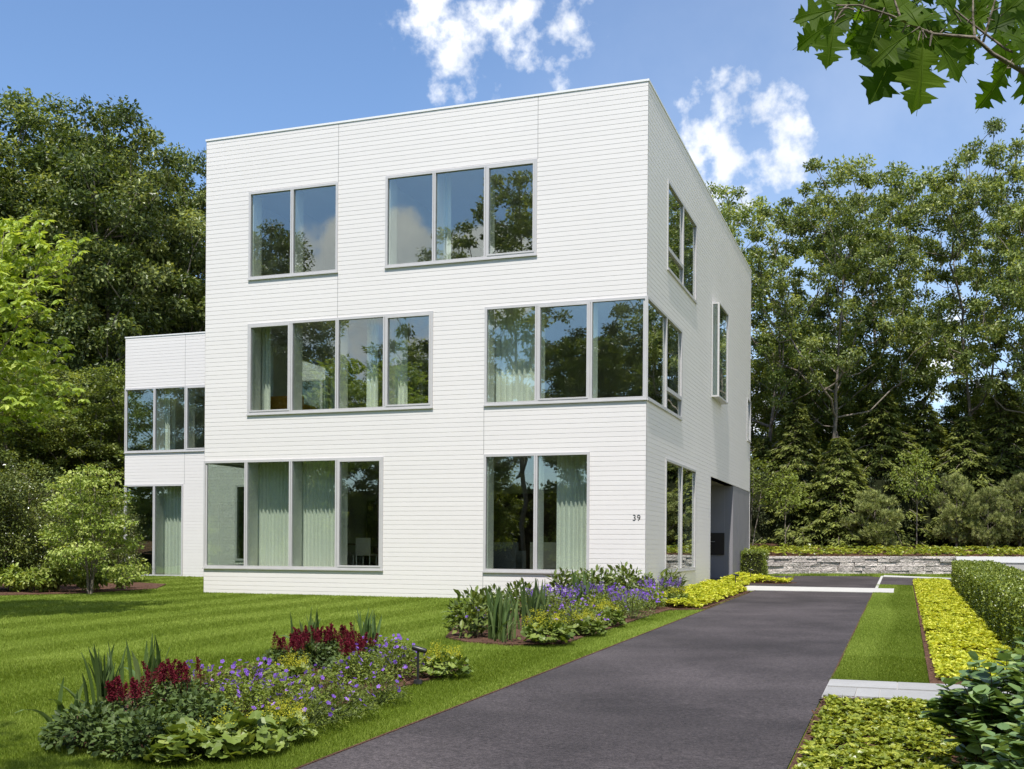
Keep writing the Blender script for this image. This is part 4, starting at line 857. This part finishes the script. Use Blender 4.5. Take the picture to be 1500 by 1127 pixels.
# left side: the big maples, the bright hickory, the bed by the side wing
G4 = 'dark trees behind the side wing'
for k, u, dp, top, rz, sx, lb in (('maple_a', 45, 56, 138, 0, 1.05, 'large dark maple at the left with the highest top'), ('maple_b', 168, 54, 150, 1.5, .95, 'large dark maple rising behind the side wing roof'),
                                  ('maple_a', -75, 52, 170, 2.5, 1.1, 'large dark maple cut by the left edge'), ('maple_b', 262, 60, 212, 3.2, .8, 'dark tree against the left wall of the tall house block'),
                                  ('maple_a', 115, 66, 190, 4, 1.1, 'dark maple half hidden behind the two large ones'), ('maple_b', 330, 62, 260, 5, .9, 'dark tree mostly hidden by the house')):
    x, y = column(u, dp); plant_tree(k, 'maple_tree', lb, u, dp, top, rz, sx, z=float(gz(x, y)), group=G4)
for u, dp, top, rz, lb in ((10, 46, 520, 0, 'dark bushy tree low at the left edge'), (95, 47, 560, 2, 'dark bushy tree in the shade behind the dogwood'), (165, 48, 540, 4, 'dark bushy tree against the left edge of the side wing'), (60, 56, 450, 5, 'dark bushy tree deep under the maples'), (215, 60, 470, 1, 'dark bushy tree just above the side wing roof')):
    x, y = column(u, dp); plant_tree('wood', 'understory_tree', lb, u, dp, top, rz, 1.25, z=float(gz(x, y)) - .6, group='shady trees below the maples')
clipped('screen_hedge', 'tall shadowy evergreen screen behind the left shrub bed', [(-60, 22), (-24, 18)], 2.2, 4.6, 30000, .2, M['yew'], seed=14, rough=.4)
# hickory: whorls of drooping leaflets
def hickory(key, seed, h, nclump):
    r = np.random.default_rng(seed); L = [(1.5 * math.cos(i * 2.4), 1.5 * math.sin(i * 2.4), 4.7 + i * .38, 1.3, 1.3, .7) for i in range(10)]
    cl = sample_lobes(r, L, nclump, .36, .5); tr = np.column_stack([np.zeros(9), np.zeros(9), np.linspace(-.2, h * .85, 9)]); wd_ = grow(r, tr, cl, r_tip=.005, r_max=.13, up=.3); mb = MB()
    k = 5; C_ = np.repeat(cl, k, 0) + r.normal(size=(len(cl) * k, 3)) * A([.17, .17, .1]); out = unit((C_ - A([0, 0, h * .5])) * A([1, 1, .4])); m = 7
    ang = np.arange(m)[None] * (4.6 / (m - 1)) - 2.3 + r.normal(0, .1, (len(C_), m)); sd = unit(np.cross(UP, out)); o3 = out[:, None] * np.cos(ang)[..., None] + sd[:, None] * np.sin(ang)[..., None] - UP * r.uniform(.25, .75, (len(C_), m, 1))
    Nn = UP * .9 + out[:, None] * .5 + r.normal(size=o3.shape) * .25
    mb.leaves(np.repeat(C_, m, 0), o3.reshape(-1, 3), Nn.reshape(-1, 3), r.uniform(.12, .21, len(C_) * m), OVAL, np.clip(r.normal(.5, .2, len(C_) * m), 0, 1), .85)
    MODELS[key] = (wd_.mesh(key + '_wood', M['bark'], True), mb.mesh(key + '_leaves', M['hickory']))
hickory('hickory', 91, 8.6, 420)
plant_tree('hickory', 'hickory_tree', 'bright yellow-green hickory reaching in from the left edge', -100, 20.5, 268, .4, 1., cat='tree')
small_tree('dogwood', 95, 3, [(.75 * math.cos(i * 2.4) * (1 - .055 * i), .75 * math.sin(i * 2.4) * (1 - .055 * i),   .58 + .21 * i, .58, .58, .27) for i in range(11)], 250, .19, 36, .25, .085, 'dogwood', [[(0, 0, -.1), (-.03, 0, .5), (-.1, .03, 1.0), (-.2, .1, 1.6), (-.2, .1, 2.2)], [(.05, 0, -.1), (.12, 0, .5), (.25, 0, 1.0), (.35, -.05, 1.7)], [(0, .05, -.1), (.02, .1, .6), (.05, .2, 1.3), (.05, .1, 2.4)]], r_max=.05, flat=.4, wood='bark')
plant_tree('dogwood', 'dogwood_tree', 'small spreading dogwood with pale yellow-green leaves in the left bed', 130, 28.6, 682, .3, 1.02, cat='tree')
small_tree('holly', 96, 3.4, [(.6 * math.cos(i * 2.4), .6 * math.sin(i * 2.4), .6 + .27 * i, .75 - .03 * i, .75 - .03 * i, .45) for i in range(10)], 260, .2, 60, .3, .075, 'holly', [[(0, 0, -.1), (0, .02, .6), (.02, 0, 1.4), (0, 0, 2.4), (0, 0, 2.9)]], r_max=.07, flat=.8)
plant_tree('holly', 'holly_shrub', 'tall dark glossy holly left of the dogwood', 42, 30.2, 668, 0, 1., cat='shrub'); plant_tree('holly', 'holly_shrub', 'dark glossy holly cut by the left edge', -30, 29.5, 655, 2, 1.1, cat='shrub')
plant_tree('holly', 'holly_shrub', 'dark shrub in the shade between dogwood and side wing', 165, 35, 730, 1, 1.1, cat='shrub'); plant_tree('holly', 'holly_shrub', 'dark shrub in the shade behind the dogwood stems', 95, 34, 720, 3, 1.25, cat='shrub')
small_tree('hydrangea', 97, .8, [(.2 * math.cos(i * 2.4), .2 * math.sin(i * 2.4), .26 + .05 * i, .24, .24, .16) for i in range(7)], 60, .08, 12, .12, .13, 'dogwood', [[(0, 0, -.05), (.02, 0, .2), (.05, 0, .45)], [(-.05, 0, -.05), (-.1, .05, .2), (-.16, .1, .4)], [(0, .05, -.05), (.02, -.08, .2), (.03, -.15, .4)]], r_tip=.003, r_max=.012, flat=.7, tmpl=OVAL, wood='brownstem')
for i, (u, v, s, lb) in enumerate(((15, 868, 1.0, 'leafy hydrangea farthest left in the mulched shrub bed'), (50, 869, .9, 'low hydrangea second from the left in the shrub bed'), (84, 868, 1.05, 'leafy hydrangea just left of the dogwood stems'), (142, 866, 1.0, 'leafy hydrangea just right of the dogwood stems'), (179, 863, .85, 'upright small hydrangea at the right end of the shrub bed'), (112, 861, .7, 'small hydrangea behind the dogwood stems'))):
    p = onground(u, v); plant_tree('hydrangea', 'hydrangea', lb, 0, 0, None, i * 1.3, 1., scale=s, xy=(p[0], p[1]), group='hydrangeas in the left shrub bed', cat='shrub')

# dark broad-leaved shrub in the near right corner
def viburnum(key, seed, h, w, nst):
    r = np.random.default_rng(seed); mb = MB(); wood = MB()
    for i in range(nst):
        a = r.uniform(0, 2 * math.pi); q = math.sqrt(r.uniform(0, 1)); tip = A([w * q * math.cos(a), w * q * math.sin(a), h * (1 - .45 * q * q) * r.uniform(.75, 1.05)]); b = A([.25 * tip[0] * r.uniform(.4, 1), .25 * tip[1] * r.uniform(.4, 1), -.03]); t = np.linspace(0, 1, 8)
        P = b + (tip - b) * t[:, None] + (UP * .1 * h)[None] * np.sin(math.pi * t)[:, None] + np.cumsum(r.normal(size=(8, 3)) * .008, 0); wood.tube(P, np.linspace(.008, .003, 8), 5)
        m = int(r.integers(9, 15)); tt = np.linspace(.3, 1, m); idx = np.minimum((tt * 7).astype(int), 6); fr_ = tt * 7 - idx; Q = P[idx] + (P[np.minimum(idx + 1, 7)] - P[idx]) * fr_[:, None]; ax = unit(tip - b)
        for s_ in (0, 1):
            ang = tt * 40 * .35 + s_ * math.pi + r.normal(0, .4, m); D = np.column_stack([np.cos(ang), np.sin(ang), r.uniform(-.25, .45, m)]); D = unit(D + ax * .25)
            mb.leaves(Q, D, UP[None] * 1. + r.normal(size=D.shape) * .33 + ax * .2, r.uniform(.085, .15, m) * (1.15 - .35 * (tt > .9)), ROUND, np.clip(r.normal(.45, .2, m), 0, 1), .92)
    MODELS[key] = (wood.mesh(key + '_wood', M['brownstem'], True), mb.mesh(key + '_leaves', M['viburnum']))
viburnum('viburnum', 98, .95, .58, 36)
G5 = 'broad-leaved shrubs in the near right corner'
for i, (x, y, s, lb) in enumerate(((6.16, -17.55, .92, 'dark broad-leaved shrub in front of the stone slabs, first on its left side'), (6.75, -16.7, 1.1, 'dark broad-leaved shrub behind the others at the right edge'), (6.35, -18.7, .8, 'dark broad-leaved shrub lowest in the right corner'), (7.0, -14.6, 1.1, 'dark broad-leaved shrub beside the end of the clipped hedge'))):
    plant_tree('viburnum', 'viburnum_shrub', lb, 0, 0, None, i * 1.7, 1., scale=s, xy=(x, y), group=G5, cat='shrub')

# ------------------------------------------------------------------ perennials
PL = {}
def dome(r, n, w, h, lo=.1):
    v = ball(r, n, .28); v[:, 2] = np.abs(v[:, 2]); return v * A([w, w, h * (1 - lo)]) + UP * h * lo
def mesh_iris(key, seed, n, h, flop=0.):
    r = np.random.default_rng(seed); mb = MB(); k = 7
    for i in range(n):
        a = r.uniform(0, 6.283); b = A([r.normal(0, .085), r.normal(0, .07), 0]); L = h * r.uniform(.6, 1.08); out = r.uniform(.03, .3) + (r.uniform(.5, 1.0) if r.uniform() < flop else 0)
        d = A([math.cos(a), math.sin(a), 0]); t = np.linspace(0, 1, k); th = out * (.35 + 1.3 * t ** 1.6); ds = L / (k - 1)
        P = b + np.concatenate([[[0, 0, 0]], np.cumsum((d[None] * np.sin(th[1:, None]) + UP[None] * np.cos(th[1:, None])) * ds, 0)]); wv = A([-math.sin(a + 1.2), math.cos(a + 1.2), 0]) if r.uniform() < .5 else A([-d[1], d[0], 0])
        w = .021 * r.uniform(.75, 1.25) * np.minimum(1, np.minimum(1, (1 - t) * 3.2) ** .8 + .02); nrm = unit(np.cross(wv, P[-1] - P[0]))
        V = np.concatenate([P - wv * w[:, None], P + nrm * .006, P + wv * w[:, None]]); q = np.arange(k - 1)
        mb.add(V, np.concatenate([np.stack([q, q + 1, k + q + 1, k + q], 1), np.stack([k + q, k + q + 1, 2 * k + q + 1, 2 * k + q], 1)]), float(np.clip(r.normal(.42, .2), 0, 1)))
    PL[key] = [('leaves', mb.mesh(key, M['iris']))]
def mesh_mound(key, seed, n, w, h, size, tmpl, leaf, wid=1., upw=.8, extra=None, stems=14):
    r = np.random.default_rng(seed); P = dome(r, n, w, h); out = unit(P * A([1, 1, .6])); T = unit(out + r.normal(size=P.shape) * .6 - UP * .15)
    mb = MB().leaves(P, T, UP * upw + out * .5 + r.normal(size=P.shape) * .45, size * r.uniform(.6, 1.25, n), tmpl, np.clip(r.normal(.47, .2, n), 0, 1), wid)
    st = MB()
    for i in range(stems):
        p = P[r.integers(n)]; st.tube([(p[0] * .15, p[1] * .15, -.02), (p[0] * .6, p[1] * .6, p[2] * .6), tuple(p)], .003, 4)
    PL[key] = [('foliage', mb.mesh(key, M[leaf])), ('stems', st.mesh(key + '_stems', M['stem']))] + (extra(r, w, h) if extra else [])
def plumes(n, hh):
    def f(r, w, h):
        mb = MB()
        for i in range(n):
            a, q = r.uniform(0, 6.283), math.sqrt(r.uniform(0, 1)) * .75; b = A([w * q * math.cos(a), w * q * math.sin(a), h * .8]); tip = b + A([r.normal(0, .04), r.normal(0, .04), hh * r.uniform(.7, 1.15)])
            mb.tube([b * A([.6, .6, .2]), b, tip], [.003, .003, .0015], 4, tone=.1); m = 230; t = r.uniform(.12, 1, m) ** .85; rr = (.038 * (1 - t) ** .7 + .005) * r.uniform(.2, 1.1, m); an = r.uniform(0, 6.283, m)
            an = np.round(an / 6.283 * 9 + t * 3) * 6.283 / 9; P = b + (tip - b) * t[:, None] + np.column_stack([rr * np.cos(an), rr * np.sin(an), rr * .55]); mb.leaves(P, unit(r.normal(size=P.shape) + UP * .8), r.normal(size=P.shape), r.uniform(.010, .021, m), DIA, np.clip(r.normal(.45, .24, m), 0, 1), 1.3)
        return [('plumes', mb.mesh('plumes', M['astflower']))]
    return f
def blooms(n, size, mat, rise=.08):
    def f(r, w, h):
        P = dome(r, n, w * 1.05, h * 1.12, .25); P[:, 2] += r.uniform(0, rise, n); mb = MB(); out = unit(P * A([1, 1, .2])); nrm = UP * .7 + A([.1, -.5, 0]) + out * .3 + r.normal(size=P.shape) * .4
        mb.leaves(P, np.cross(unit(nrm), r.normal(size=P.shape)), nrm, size * r.uniform(.85, 1.3, n), FLOWER, np.clip(r.normal(.5, .22, n), 0, 1)); st = MB()
        for p in P: st.tube([(p[0] * .7, p[1] * .7, h * .5), tuple(p)], .0018, 3)
        return [('blossoms', mb.mesh('blossoms', M[mat])), ('flower_stems', st.mesh('flower_stems', M['stem']))]
    return f
def sprays(n, rise):
    def f(r, w, h):
        c = dome(r, n, w * .8, h, .5) + UP * rise * r.uniform(.3, 1, (n, 1)); k = 34; P = np.repeat(c, k, 0) + r.normal(size=(n * k, 3)) * .022
        return [('blossoms', MB().leaves(P, r.normal(size=P.shape), r.normal(size=P.shape), r.uniform(.008, .016, n * k), DIA, r.uniform(.2, 1, n * k), 1.5).mesh('sprays', M['yelflower']))]
    return f
def spikes(n, rise, mat):
    def f(r, w, h):
        mb = MB()
        for i in range(n):
            a, q = r.uniform(0, 6.283), math.sqrt(r.uniform(0, 1)); b = A([w * q * math.cos(a), w * q * math.sin(a), h * .7]); tip = b + A([b[0] * .25, b[1] * .25, rise * r.uniform(.6, 1.1)]); t = r.uniform(.3, 1, 26)
            mb.leaves(b + (tip - b) * t[:, None] + r.normal(size=(26, 3)) * .008, r.normal(size=(26, 3)), r.normal(size=(26, 3)), r.uniform(.012, .02, 26), DIA, np.clip(r.normal(.4, .2, 26), 0, 1), 1.3)
        return [('blossoms', mb.mesh('spikes', M[mat]))]
    return f
mesh_iris('iris_a', 1, 26, .62); mesh_iris('iris_b', 2, 22, .58, .1); mesh_iris('iris_flop', 3, 9, .5, .8); mesh_iris('iris_c', 4, 34, .66, .08)
mesh_mound('astilbe_a', 11, 1000, .34, .29, .056, OVAL, 'astleaf', 1.1, extra=plumes(14, .21)); mesh_mound('astilbe_b', 12, 900, .32, .28, .055, OVAL, 'astleaf', 1.1, extra=plumes(15, .22)); mesh_mound('astilbe_leafy', 13, 1200, .36, .3, .06, OVAL, 'astleaf', 1.1)
mesh_mound('cranesbill_a', 21, 1500, .36, .3, .034, DIA, 'gerleaf', 1.3, extra=blooms(46, .039, 'gerflower'), stems=40); mesh_mound('cranesbill_b', 22, 1500, .36, .32, .034, DIA, 'gerleaf', 1.3, extra=blooms(34, .039, 'gerflower'), stems=40); mesh_mound('cranesbill_c', 23, 850, .34, .27, .045, LANCE, 'gerleaf', 1.6, extra=blooms(15, .038, 'gerflower'), stems=60)
mesh_mound('mantle_a', 31, 150, .30, .24, .115, SCALLOP, 'mantle', 1., 1.3, extra=sprays(5, .05)); mesh_mound('mantle_b', 32, 170, .27, .22, .085, SCALLOP, 'mantle', 1., 1.2, extra=sprays(26, .12))
mesh_mound('peony', 41, 420, .36, .62, .12, OVAL, 'bush', .8, stems=30); mesh_mound('catmint', 42, 900, .38, .42, .035, DIA, 'bush', 1.1, extra=spikes(34, .2, 'gerflower'), stems=40); mesh_mound('lily', 43, 260, .26, .5, .15, LANCE, 'bush', 1., stems=16)
def dome_cat(k):
    return {'iris': ('iris_plant', 'iris'), 'astilbe': ('astilbe_plant', 'astilbe'), 'cranesbill': ('cranesbill_plant', 'cranesbill'), 'mantle': ('mantle_plant', "lady's mantle"), 'peony': ('peony_plant', 'peony'), 'catmint': ('catmint_plant', 'catmint'), 'lily': ('lily_plant', 'lily')}[k.split('_')[0]]
def plant(key, label, pos, s, rz, group):
    nm_, cat = dome_cat(key); x, y = pos; o = empty(nm_, (x, y, float(gz(x, y)) + .02), rz, label=label, cat=cat, group=group)
    for pn, me in PL[key]: link(pn, me, o, scale=(s, s, s))
    return o
GB1, GB2 = 'plants of the near flower bed', 'plants of the far flower bed'
near = [('iris_a', 150, 1052, .95, 'tall sword-leaved iris clump at the left end of the near flower bed'), ('iris_b', 212, 1030, 1.0, 'tall iris clump rising behind the left red astilbes'), ('iris_flop', 96, 1082, .95, 'flopped pale iris leaves lying over the left end of the near bed'),
        ('astilbe_a', 172, 1082, .95, 'dark-leaved astilbe with short red plumes in front of the left irises'), ('astilbe_b', 250, 1050, 1.0, 'astilbe with a thick tuft of red plumes right of the left irises'), ('astilbe_leafy', 128, 1100, .95, 'dark leafy astilbe without plumes at the front left corner'), ('astilbe_leafy', 205, 1112, .95, 'dark leafy astilbe along the front edge beside the scalloped leaves'), ('astilbe_leafy', 280, 1078, .95, 'dark leafy astilbe between red plumes and scalloped leaves'),
        ('mantle_a', 268, 1118, 1.0, "lady's mantle with scalloped leaves at the front edge, left clump"), ('mantle_a', 340, 1110, 1.1, "largest pale lady's mantle with scalloped leaves at the front edge"), ('mantle_b', 405, 1092, .95, "lady's mantle at the right end of the scalloped clumps"),
        ('cranesbill_a', 300, 1035, 1.05, 'purple cranesbill right of the thick red plumes'), ('cranesbill_a', 362, 1028, 1.05, 'purple cranesbill in the middle of the back row'), ('cranesbill_b', 345, 1062, 1., 'purple cranesbill behind the largest scalloped leaves'), ('cranesbill_a', 405, 1052, 1.05, 'purple cranesbill with the densest flowers in mid bed'), ('cranesbill_c', 440, 1074, 1.0, 'sparsely flowered cranesbill along the lawn edge, nearest the scalloped leaves'),
        ('cranesbill_c', 490, 1058, 1.0, 'sparsely flowered cranesbill along the lawn edge in mid bed'), ('cranesbill_c', 465, 1030, 1., 'few-flowered cranesbill in the bed centre'), ('cranesbill_c', 545, 1036, .95, 'sparsely flowered cranesbill along the lawn edge nearest the spotlight'), ('cranesbill_b', 520, 1008, 1.0, 'purple cranesbill in front of the right red astilbes'), ('cranesbill_b', 572, 1000, 1.05, 'purple cranesbill just left of the black spotlight'), ('cranesbill_a', 560, 980, 1.0, 'purple cranesbill at the back behind the spotlight'),
        ('mantle_b', 418, 1010, 1., 'yellow-green flowered mantle plant left of the right red astilbes'), ('astilbe_b', 412, 992, .95, 'leftmost red astilbe of the right-hand group'), ('astilbe_b', 448, 984, 1.0, 'second red astilbe of the right-hand group'), ('astilbe_b', 484, 980, 1.05, 'tallest red astilbe of the right-hand group'), ('astilbe_a', 520, 985, .9, 'rightmost red astilbe of the right-hand group'), ('astilbe_a', 505, 1000, .9, 'low red astilbe in front of the tallest plumes'),
        ('iris_b', 446, 972, 1.05, 'sparse iris leaves standing behind the second red astilbe'), ('iris_a', 532, 968, .95, 'iris leaves standing behind the rightmost red astilbe'), ('mantle_b', 646, 998, 1.12, 'yellow-flowered mantle plant right of the black spotlight')]
far = [('peony', 692, 934, .95, 'dark leafy peony at the left end of the far flower bed'), ('iris_c', 735, 938, 1.0, 'large iris clump at the front of the far flower bed'), ('iris_c', 782, 924, 1.05, 'upright iris clump just right of the large front one'), ('iris_flop', 738, 942, .9, 'flopped iris leaves on the mulch before the large clump'), ('mantle_b', 800, 944, 1.25, "rounded lady's mantle at the front of the far bed"), ('cranesbill_c', 836, 930, 1.1, 'thin leafy cranesbill along the lawn edge of the far bed'),
       ('catmint', 812, 912, 1.1, 'hazy purple catmint behind the rounded mantle'), ('iris_a', 852, 897, 1.15, 'iris leaves rising in the middle of the far bed'), ('peony', 762, 905, .9, 'leafy peony behind the large iris clump'), ('peony', 826, 892, 1.05, 'tall leafy peony under the ground-floor window'), ('peony', 878, 890, 1.1, 'bright leafy peony below the house number'), ('peony', 912, 885, 1.15, 'leafy peony nearest the house corner'), ('cranesbill_a', 876, 908, 1.25, 'purple cranesbill massed in the middle of the far bed'), ('cranesbill_a', 908, 899, 1.2, 'purple cranesbill right of the massed one'), ('cranesbill_b', 852, 924, 1.1, 'purple cranesbill nearest the lawn in the far bed'),
       ('cranesbill_a', 940, 893, 1.2, 'purple cranesbill below the house corner'), ('catmint', 966, 889, 1.05, 'hazy purple catmint at the drive end of the far bed'), ('catmint', 928, 908, .9, 'low hazy catmint along the lawn edge'), ('mantle_b', 888, 918, 1.15, 'low green mantle along the edge of the far bed'), ('mantle_b', 990, 888, 1.1, 'yellow-green mantle next to the far spotlight'), ('lily', 962, 876, 1.2, 'dark upright lily against the house corner'), ('lily', 985, 876, 1.05, 'dark lily just right of the house corner'), ('cranesbill_b', 790, 898, 1.15, 'loose cranesbill near the house wall'),
       ('peony', 720, 915, .85, 'leafy peony half hidden behind the front iris clump'), ('peony', 855, 882, .95, 'leafy peony against the white boards under the window'), ('catmint', 880, 898, 1.0, 'hazy purple catmint between the tall peonies and the cranesbills'), ('cranesbill_c', 700, 925, 1.1, 'green cranesbill beside the left-end peony'), ('cranesbill_a', 815, 922, 1.1, 'purple cranesbill just behind the rounded mantle'), ('peony', 940, 882, .9, 'leafy peony right below the house corner'), ('mantle_b', 860, 932, 1.0, 'yellow-green mantle at the middle of the lawn edge of the far bed')]
for i, (k, u, v, s, lb) in enumerate(near): plant(k, lb, onground(u + 6, v - 5)[:2], s, i * 2.1, GB1)
for i, (k, u, v, s, lb) in enumerate(far): plant(k, lb, onground(u, v)[:2], s * 1.18, i * 1.7, GB2)

# ------------------------------------------------------------------ the oak beside the camera, whose low branch enters the picture, and the trees across the lawn behind it
rg = np.random.default_rng(77)
tall_tree('oak_e', 35, 15, [(3.0 * math.cos(i * 2.4) * (.4 + .06 * i), -3.4 + 2.6 * math.sin(i * 2.4) * (.4 + .06 * i), 7.0 + i * .62, 1.8, 1.7, 1.0) for i in range(11)], 90, 1.1, 130, .8, .2, 'oak', lean=(.4, -2.4), r_max=.22)
tall_tree('oak_d', 34, 17, [(3.6 * math.cos(i * 2.4), 3.6 * math.sin(i * 2.4), 6.2 + i * .75, 2.2, 2.2, 1.3) for i in range(13)], 150, 1.15, 120, .95, .24, 'oak', r_max=.3)
ox, oy = 9.9, -26.6
oak = plant_tree('oak_e', 'red_oak', 'red oak beside the viewer whose low branch of lobed leaves hangs in at top right', 0, 0, None, 0., 1., scale=1., xy=(ox, oy), group=None)
inv = Matrix.Translation(-Vector(oak.location)); rz_ = Matrix.Rotation(0, 4, 'Z')
def loc(P): return A([tuple(rz_ @ (inv @ Vector(p))) for p in np.asarray(P, float).reshape(-1, 3)])
DB = 3.3
tw = MB(); lv = MB()
def pb(u, v, dd=0.): return at(u, v, DB + dd)
stem = [A([ox, oy, 5.2]), A([9.4, -25.6, 4.8]), A([8.4, -24.0, 4.3]), pb(1600, 150, .1), pb(1520, 118), pb(1454, 79), pb(1428, 55), pb(1365, 50), pb(1308, 24), pb(1260, 8), pb(1225, 8)]
tw.tube(loc(stem), [.07, .05, .03, .011, .008, .006, .005, .0042, .0035, .003, .0022], 7)
for s_ in ([pb(1560, 110), pb(1473, 72, .03), pb(1425, 36, .05), pb(1380, 0, .08), pb(1350, -40, .1)], [pb(1428, 55), pb(1425, 25), pb(1426, -30)], [pb(1440, 62), pb(1452, 20, -.04), pb(1470, -40)], [pb(1320, 30), pb(1310, 0), pb(1296, -30)], [pb(1242, 8), pb(1232, 18), pb(1222, 34)], [pb(1365, 50), pb(1362, 68)], [pb(1520, 118), pb(1490, 98), pb(1475, 100)]):
    tw.tube(loc(s_), np.linspace(.0045, .002, len(s_)), 6)
LF = [((1222, 30), (1212, 97), 0), ((1224, 30), (1158, 71), .03), ((1228, 14), (1157, 24), -.02), ((1238, 10), (1190, -8), .04), ((1262, 12), (1252, 36), .02), ((1290, 26), (1264, 94), 0), ((1286, 28), (1255, 73), .04), ((1322, 48), (1280, 147), .02), ((1352, 58), (1350, 166), -.02), ((1366, 54), (1420, 115), .02), ((1345, 60), (1328, 132), .05),
      ((1372, 52), (1432, 92), .06), ((1335, 48), (1266, 92), -.03), ((1475, 100), (1434, 165), 0), ((1500, 82), (1448, 108), .04), ((1492, 92), (1520, 160), .03), ((1512, 70), (1470, 40), .02), ((1530, 60), (1480, 90), -.03), ((1270, 8), (1306, -30), .03), ((1305, 22), (1340, -10), .06), ((1300, 18), (1282, -36), .0), ((1340, 34), (1392, 8), .05), ((1350, 44), (1320, -6), -.03), ((1385, 40), (1420, 2), .04),
      ((1372, 46), (1430, 40), .1), ((1400, 20), (1370, -30), .02), ((1428, 20), (1460, -20), .0), ((1440, 50), (1492, 18), .06), ((1455, 30), (1500, 46), .1), ((1395, 50), (1450, 62), .12), ((1310, 26), (1260, 40), .12), ((1330, 36), (1370, 70), .12), ((1245, 6), (1280, 28), .1), ((1262, 6), (1216, -20), .1), ((1470, 20), (1510, -15), .05), ((1482, 60), (1530, 20), .1), ((1445, 12), (1418, 50), .14), ((1500, 110), (1560, 150), .06), ((1360, 20), (1312, 12), .15), ((1405, 0), (1450, 20), .15)]
LF += [((float(u), float(v)), (float(u + q * math.cos(a_)), float(v + q * math.sin(a_))), float(dd)) for u, v, q, a_, dd in zip(rg.uniform(1250, 1520, 34), rg.uniform(-30, 42, 34), rg.uniform(55, 90, 34), rg.uniform(-.6, 3.6, 34), rg.uniform(.05, .35, 34))]
P, T, S, Nn = [], [], [], []
for (u0, v0), (u1, v1), dd in LF:
    a, b = pb(u0, v0, dd), pb(u1, v1, dd + rg.uniform(-.05, .05)); P.append(a); T.append(b - a); S.append(np.linalg.norm(b - a) * .9); Nn.append(-FWD + rg.normal(size=3) * .24 + UP * .3)
    tw.tube(loc([a - unit(b - a) * .03, a, a + (b - a) * .12]), [.0025, .0018, .0012], 4)
P, T, S, Nn = A(P), A(T), A(S), A(Nn); L0 = loc(np.zeros((1, 3)))[0]
rot = lambda v: loc(v) - L0
lv.leaves(loc(P), rot(T), rot(Nn), S, OAKLEAF, np.clip(rg.normal(.45, .22, len(P)), 0, 1), .98)
# midribs
for p, t_, s_, n_ in zip(P, T, S, Nn): lv.tube(loc([p, p + t_ * .5 + unit(n_) * .002 - unit(n_) * s_ * .02, p + t_ * .97 - unit(n_) * s_ * .14]), [.0022, .0015, .0006], 4, tone=.95)
M['redoak'] = leafmat('red_oak_leaf', L3((0.045, 0.09, 0.008), (0.09, 0.16, 0.012), (0.15, 0.23, 0.02)), 0.6, .55, .18, tint=(1.4, 1.5, .45))
br = tw.obj('branch', M['bark'], oak, True); lv.obj('leaves', M['redoak'], br)
clipped('screen_hedge', 'dark evergreen screen added across the lawn to block pale sky from reflections', [(-95, -66), (45, -66)], 2.5, 7.5, 26000, .35, M['yew'], seed=15, rough=.5)  # unseen hedge added to darken the window reflections
GR = 'trees across the lawn mirrored in the window panes'
for k, nm_, x, y, s, rz, lb in (('maple_a', 'maple_tree', -33, -37, 1.02, 1, 'tall maple mirrored in the top-floor two-pane window'), ('oak_a', 'oak_tree', -15.5, -37, 1.08, 2, 'tall oak mirrored in the right pane of the top-floor three-pane window'), ('oak_c', 'oak_tree', -7, -40, .84, 4, 'oak mirrored in the middle-floor corner window'), ('wood', 'woodland_tree', -26, -39, .78, 0, 'low dark tree mirrored in the middle-floor four-pane window'),
                                ('wood', 'woodland_tree', -20, -41, .86, 2, 'bushy dark tree mirrored at the right end of the middle-floor four-pane window'), ('maple_b', 'maple_tree', -44, -34, 1.0, 3, 'maple mirrored in the windows of the side wing'), ('wood', 'woodland_tree', -11, -38, .95, 3, 'bushy dark tree mirrored in the ground-floor window left of the number'), ('wood', 'woodland_tree', -37, -40, .9, 5, 'bushy dark tree mirrored in the ground-floor window by the lawn'), ('oak_d', 'oak_tree', -1.5, -29.5, .95, 1, 'oak standing behind the viewer, shading the near flower bed')):
    plant_tree(k, nm_, lb, 0, 0, None, rz, 1., scale=s, xy=(x, y), group=GR)

for i, (x, y, s) in enumerate(((-58, -42, 1.15), (-68, -38, 1.2), (-50, -46, 1.1), (-30, -58, 1.3), (-16, -60, 1.35), (-4, -58, 1.3), (6, -60, 1.35), (18, -56, 1.3), (-44, -56, 1.3), (30, -52, 1.3))):
    plant_tree('wood', 'woodland_tree', 'bushy tree across the lawn, seen only as a dark reflection in the glass', 0, 0, None, i * 1.1, 1.25, scale=s, xy=(x, y), group='bushy trees across the lawn seen only in reflections')
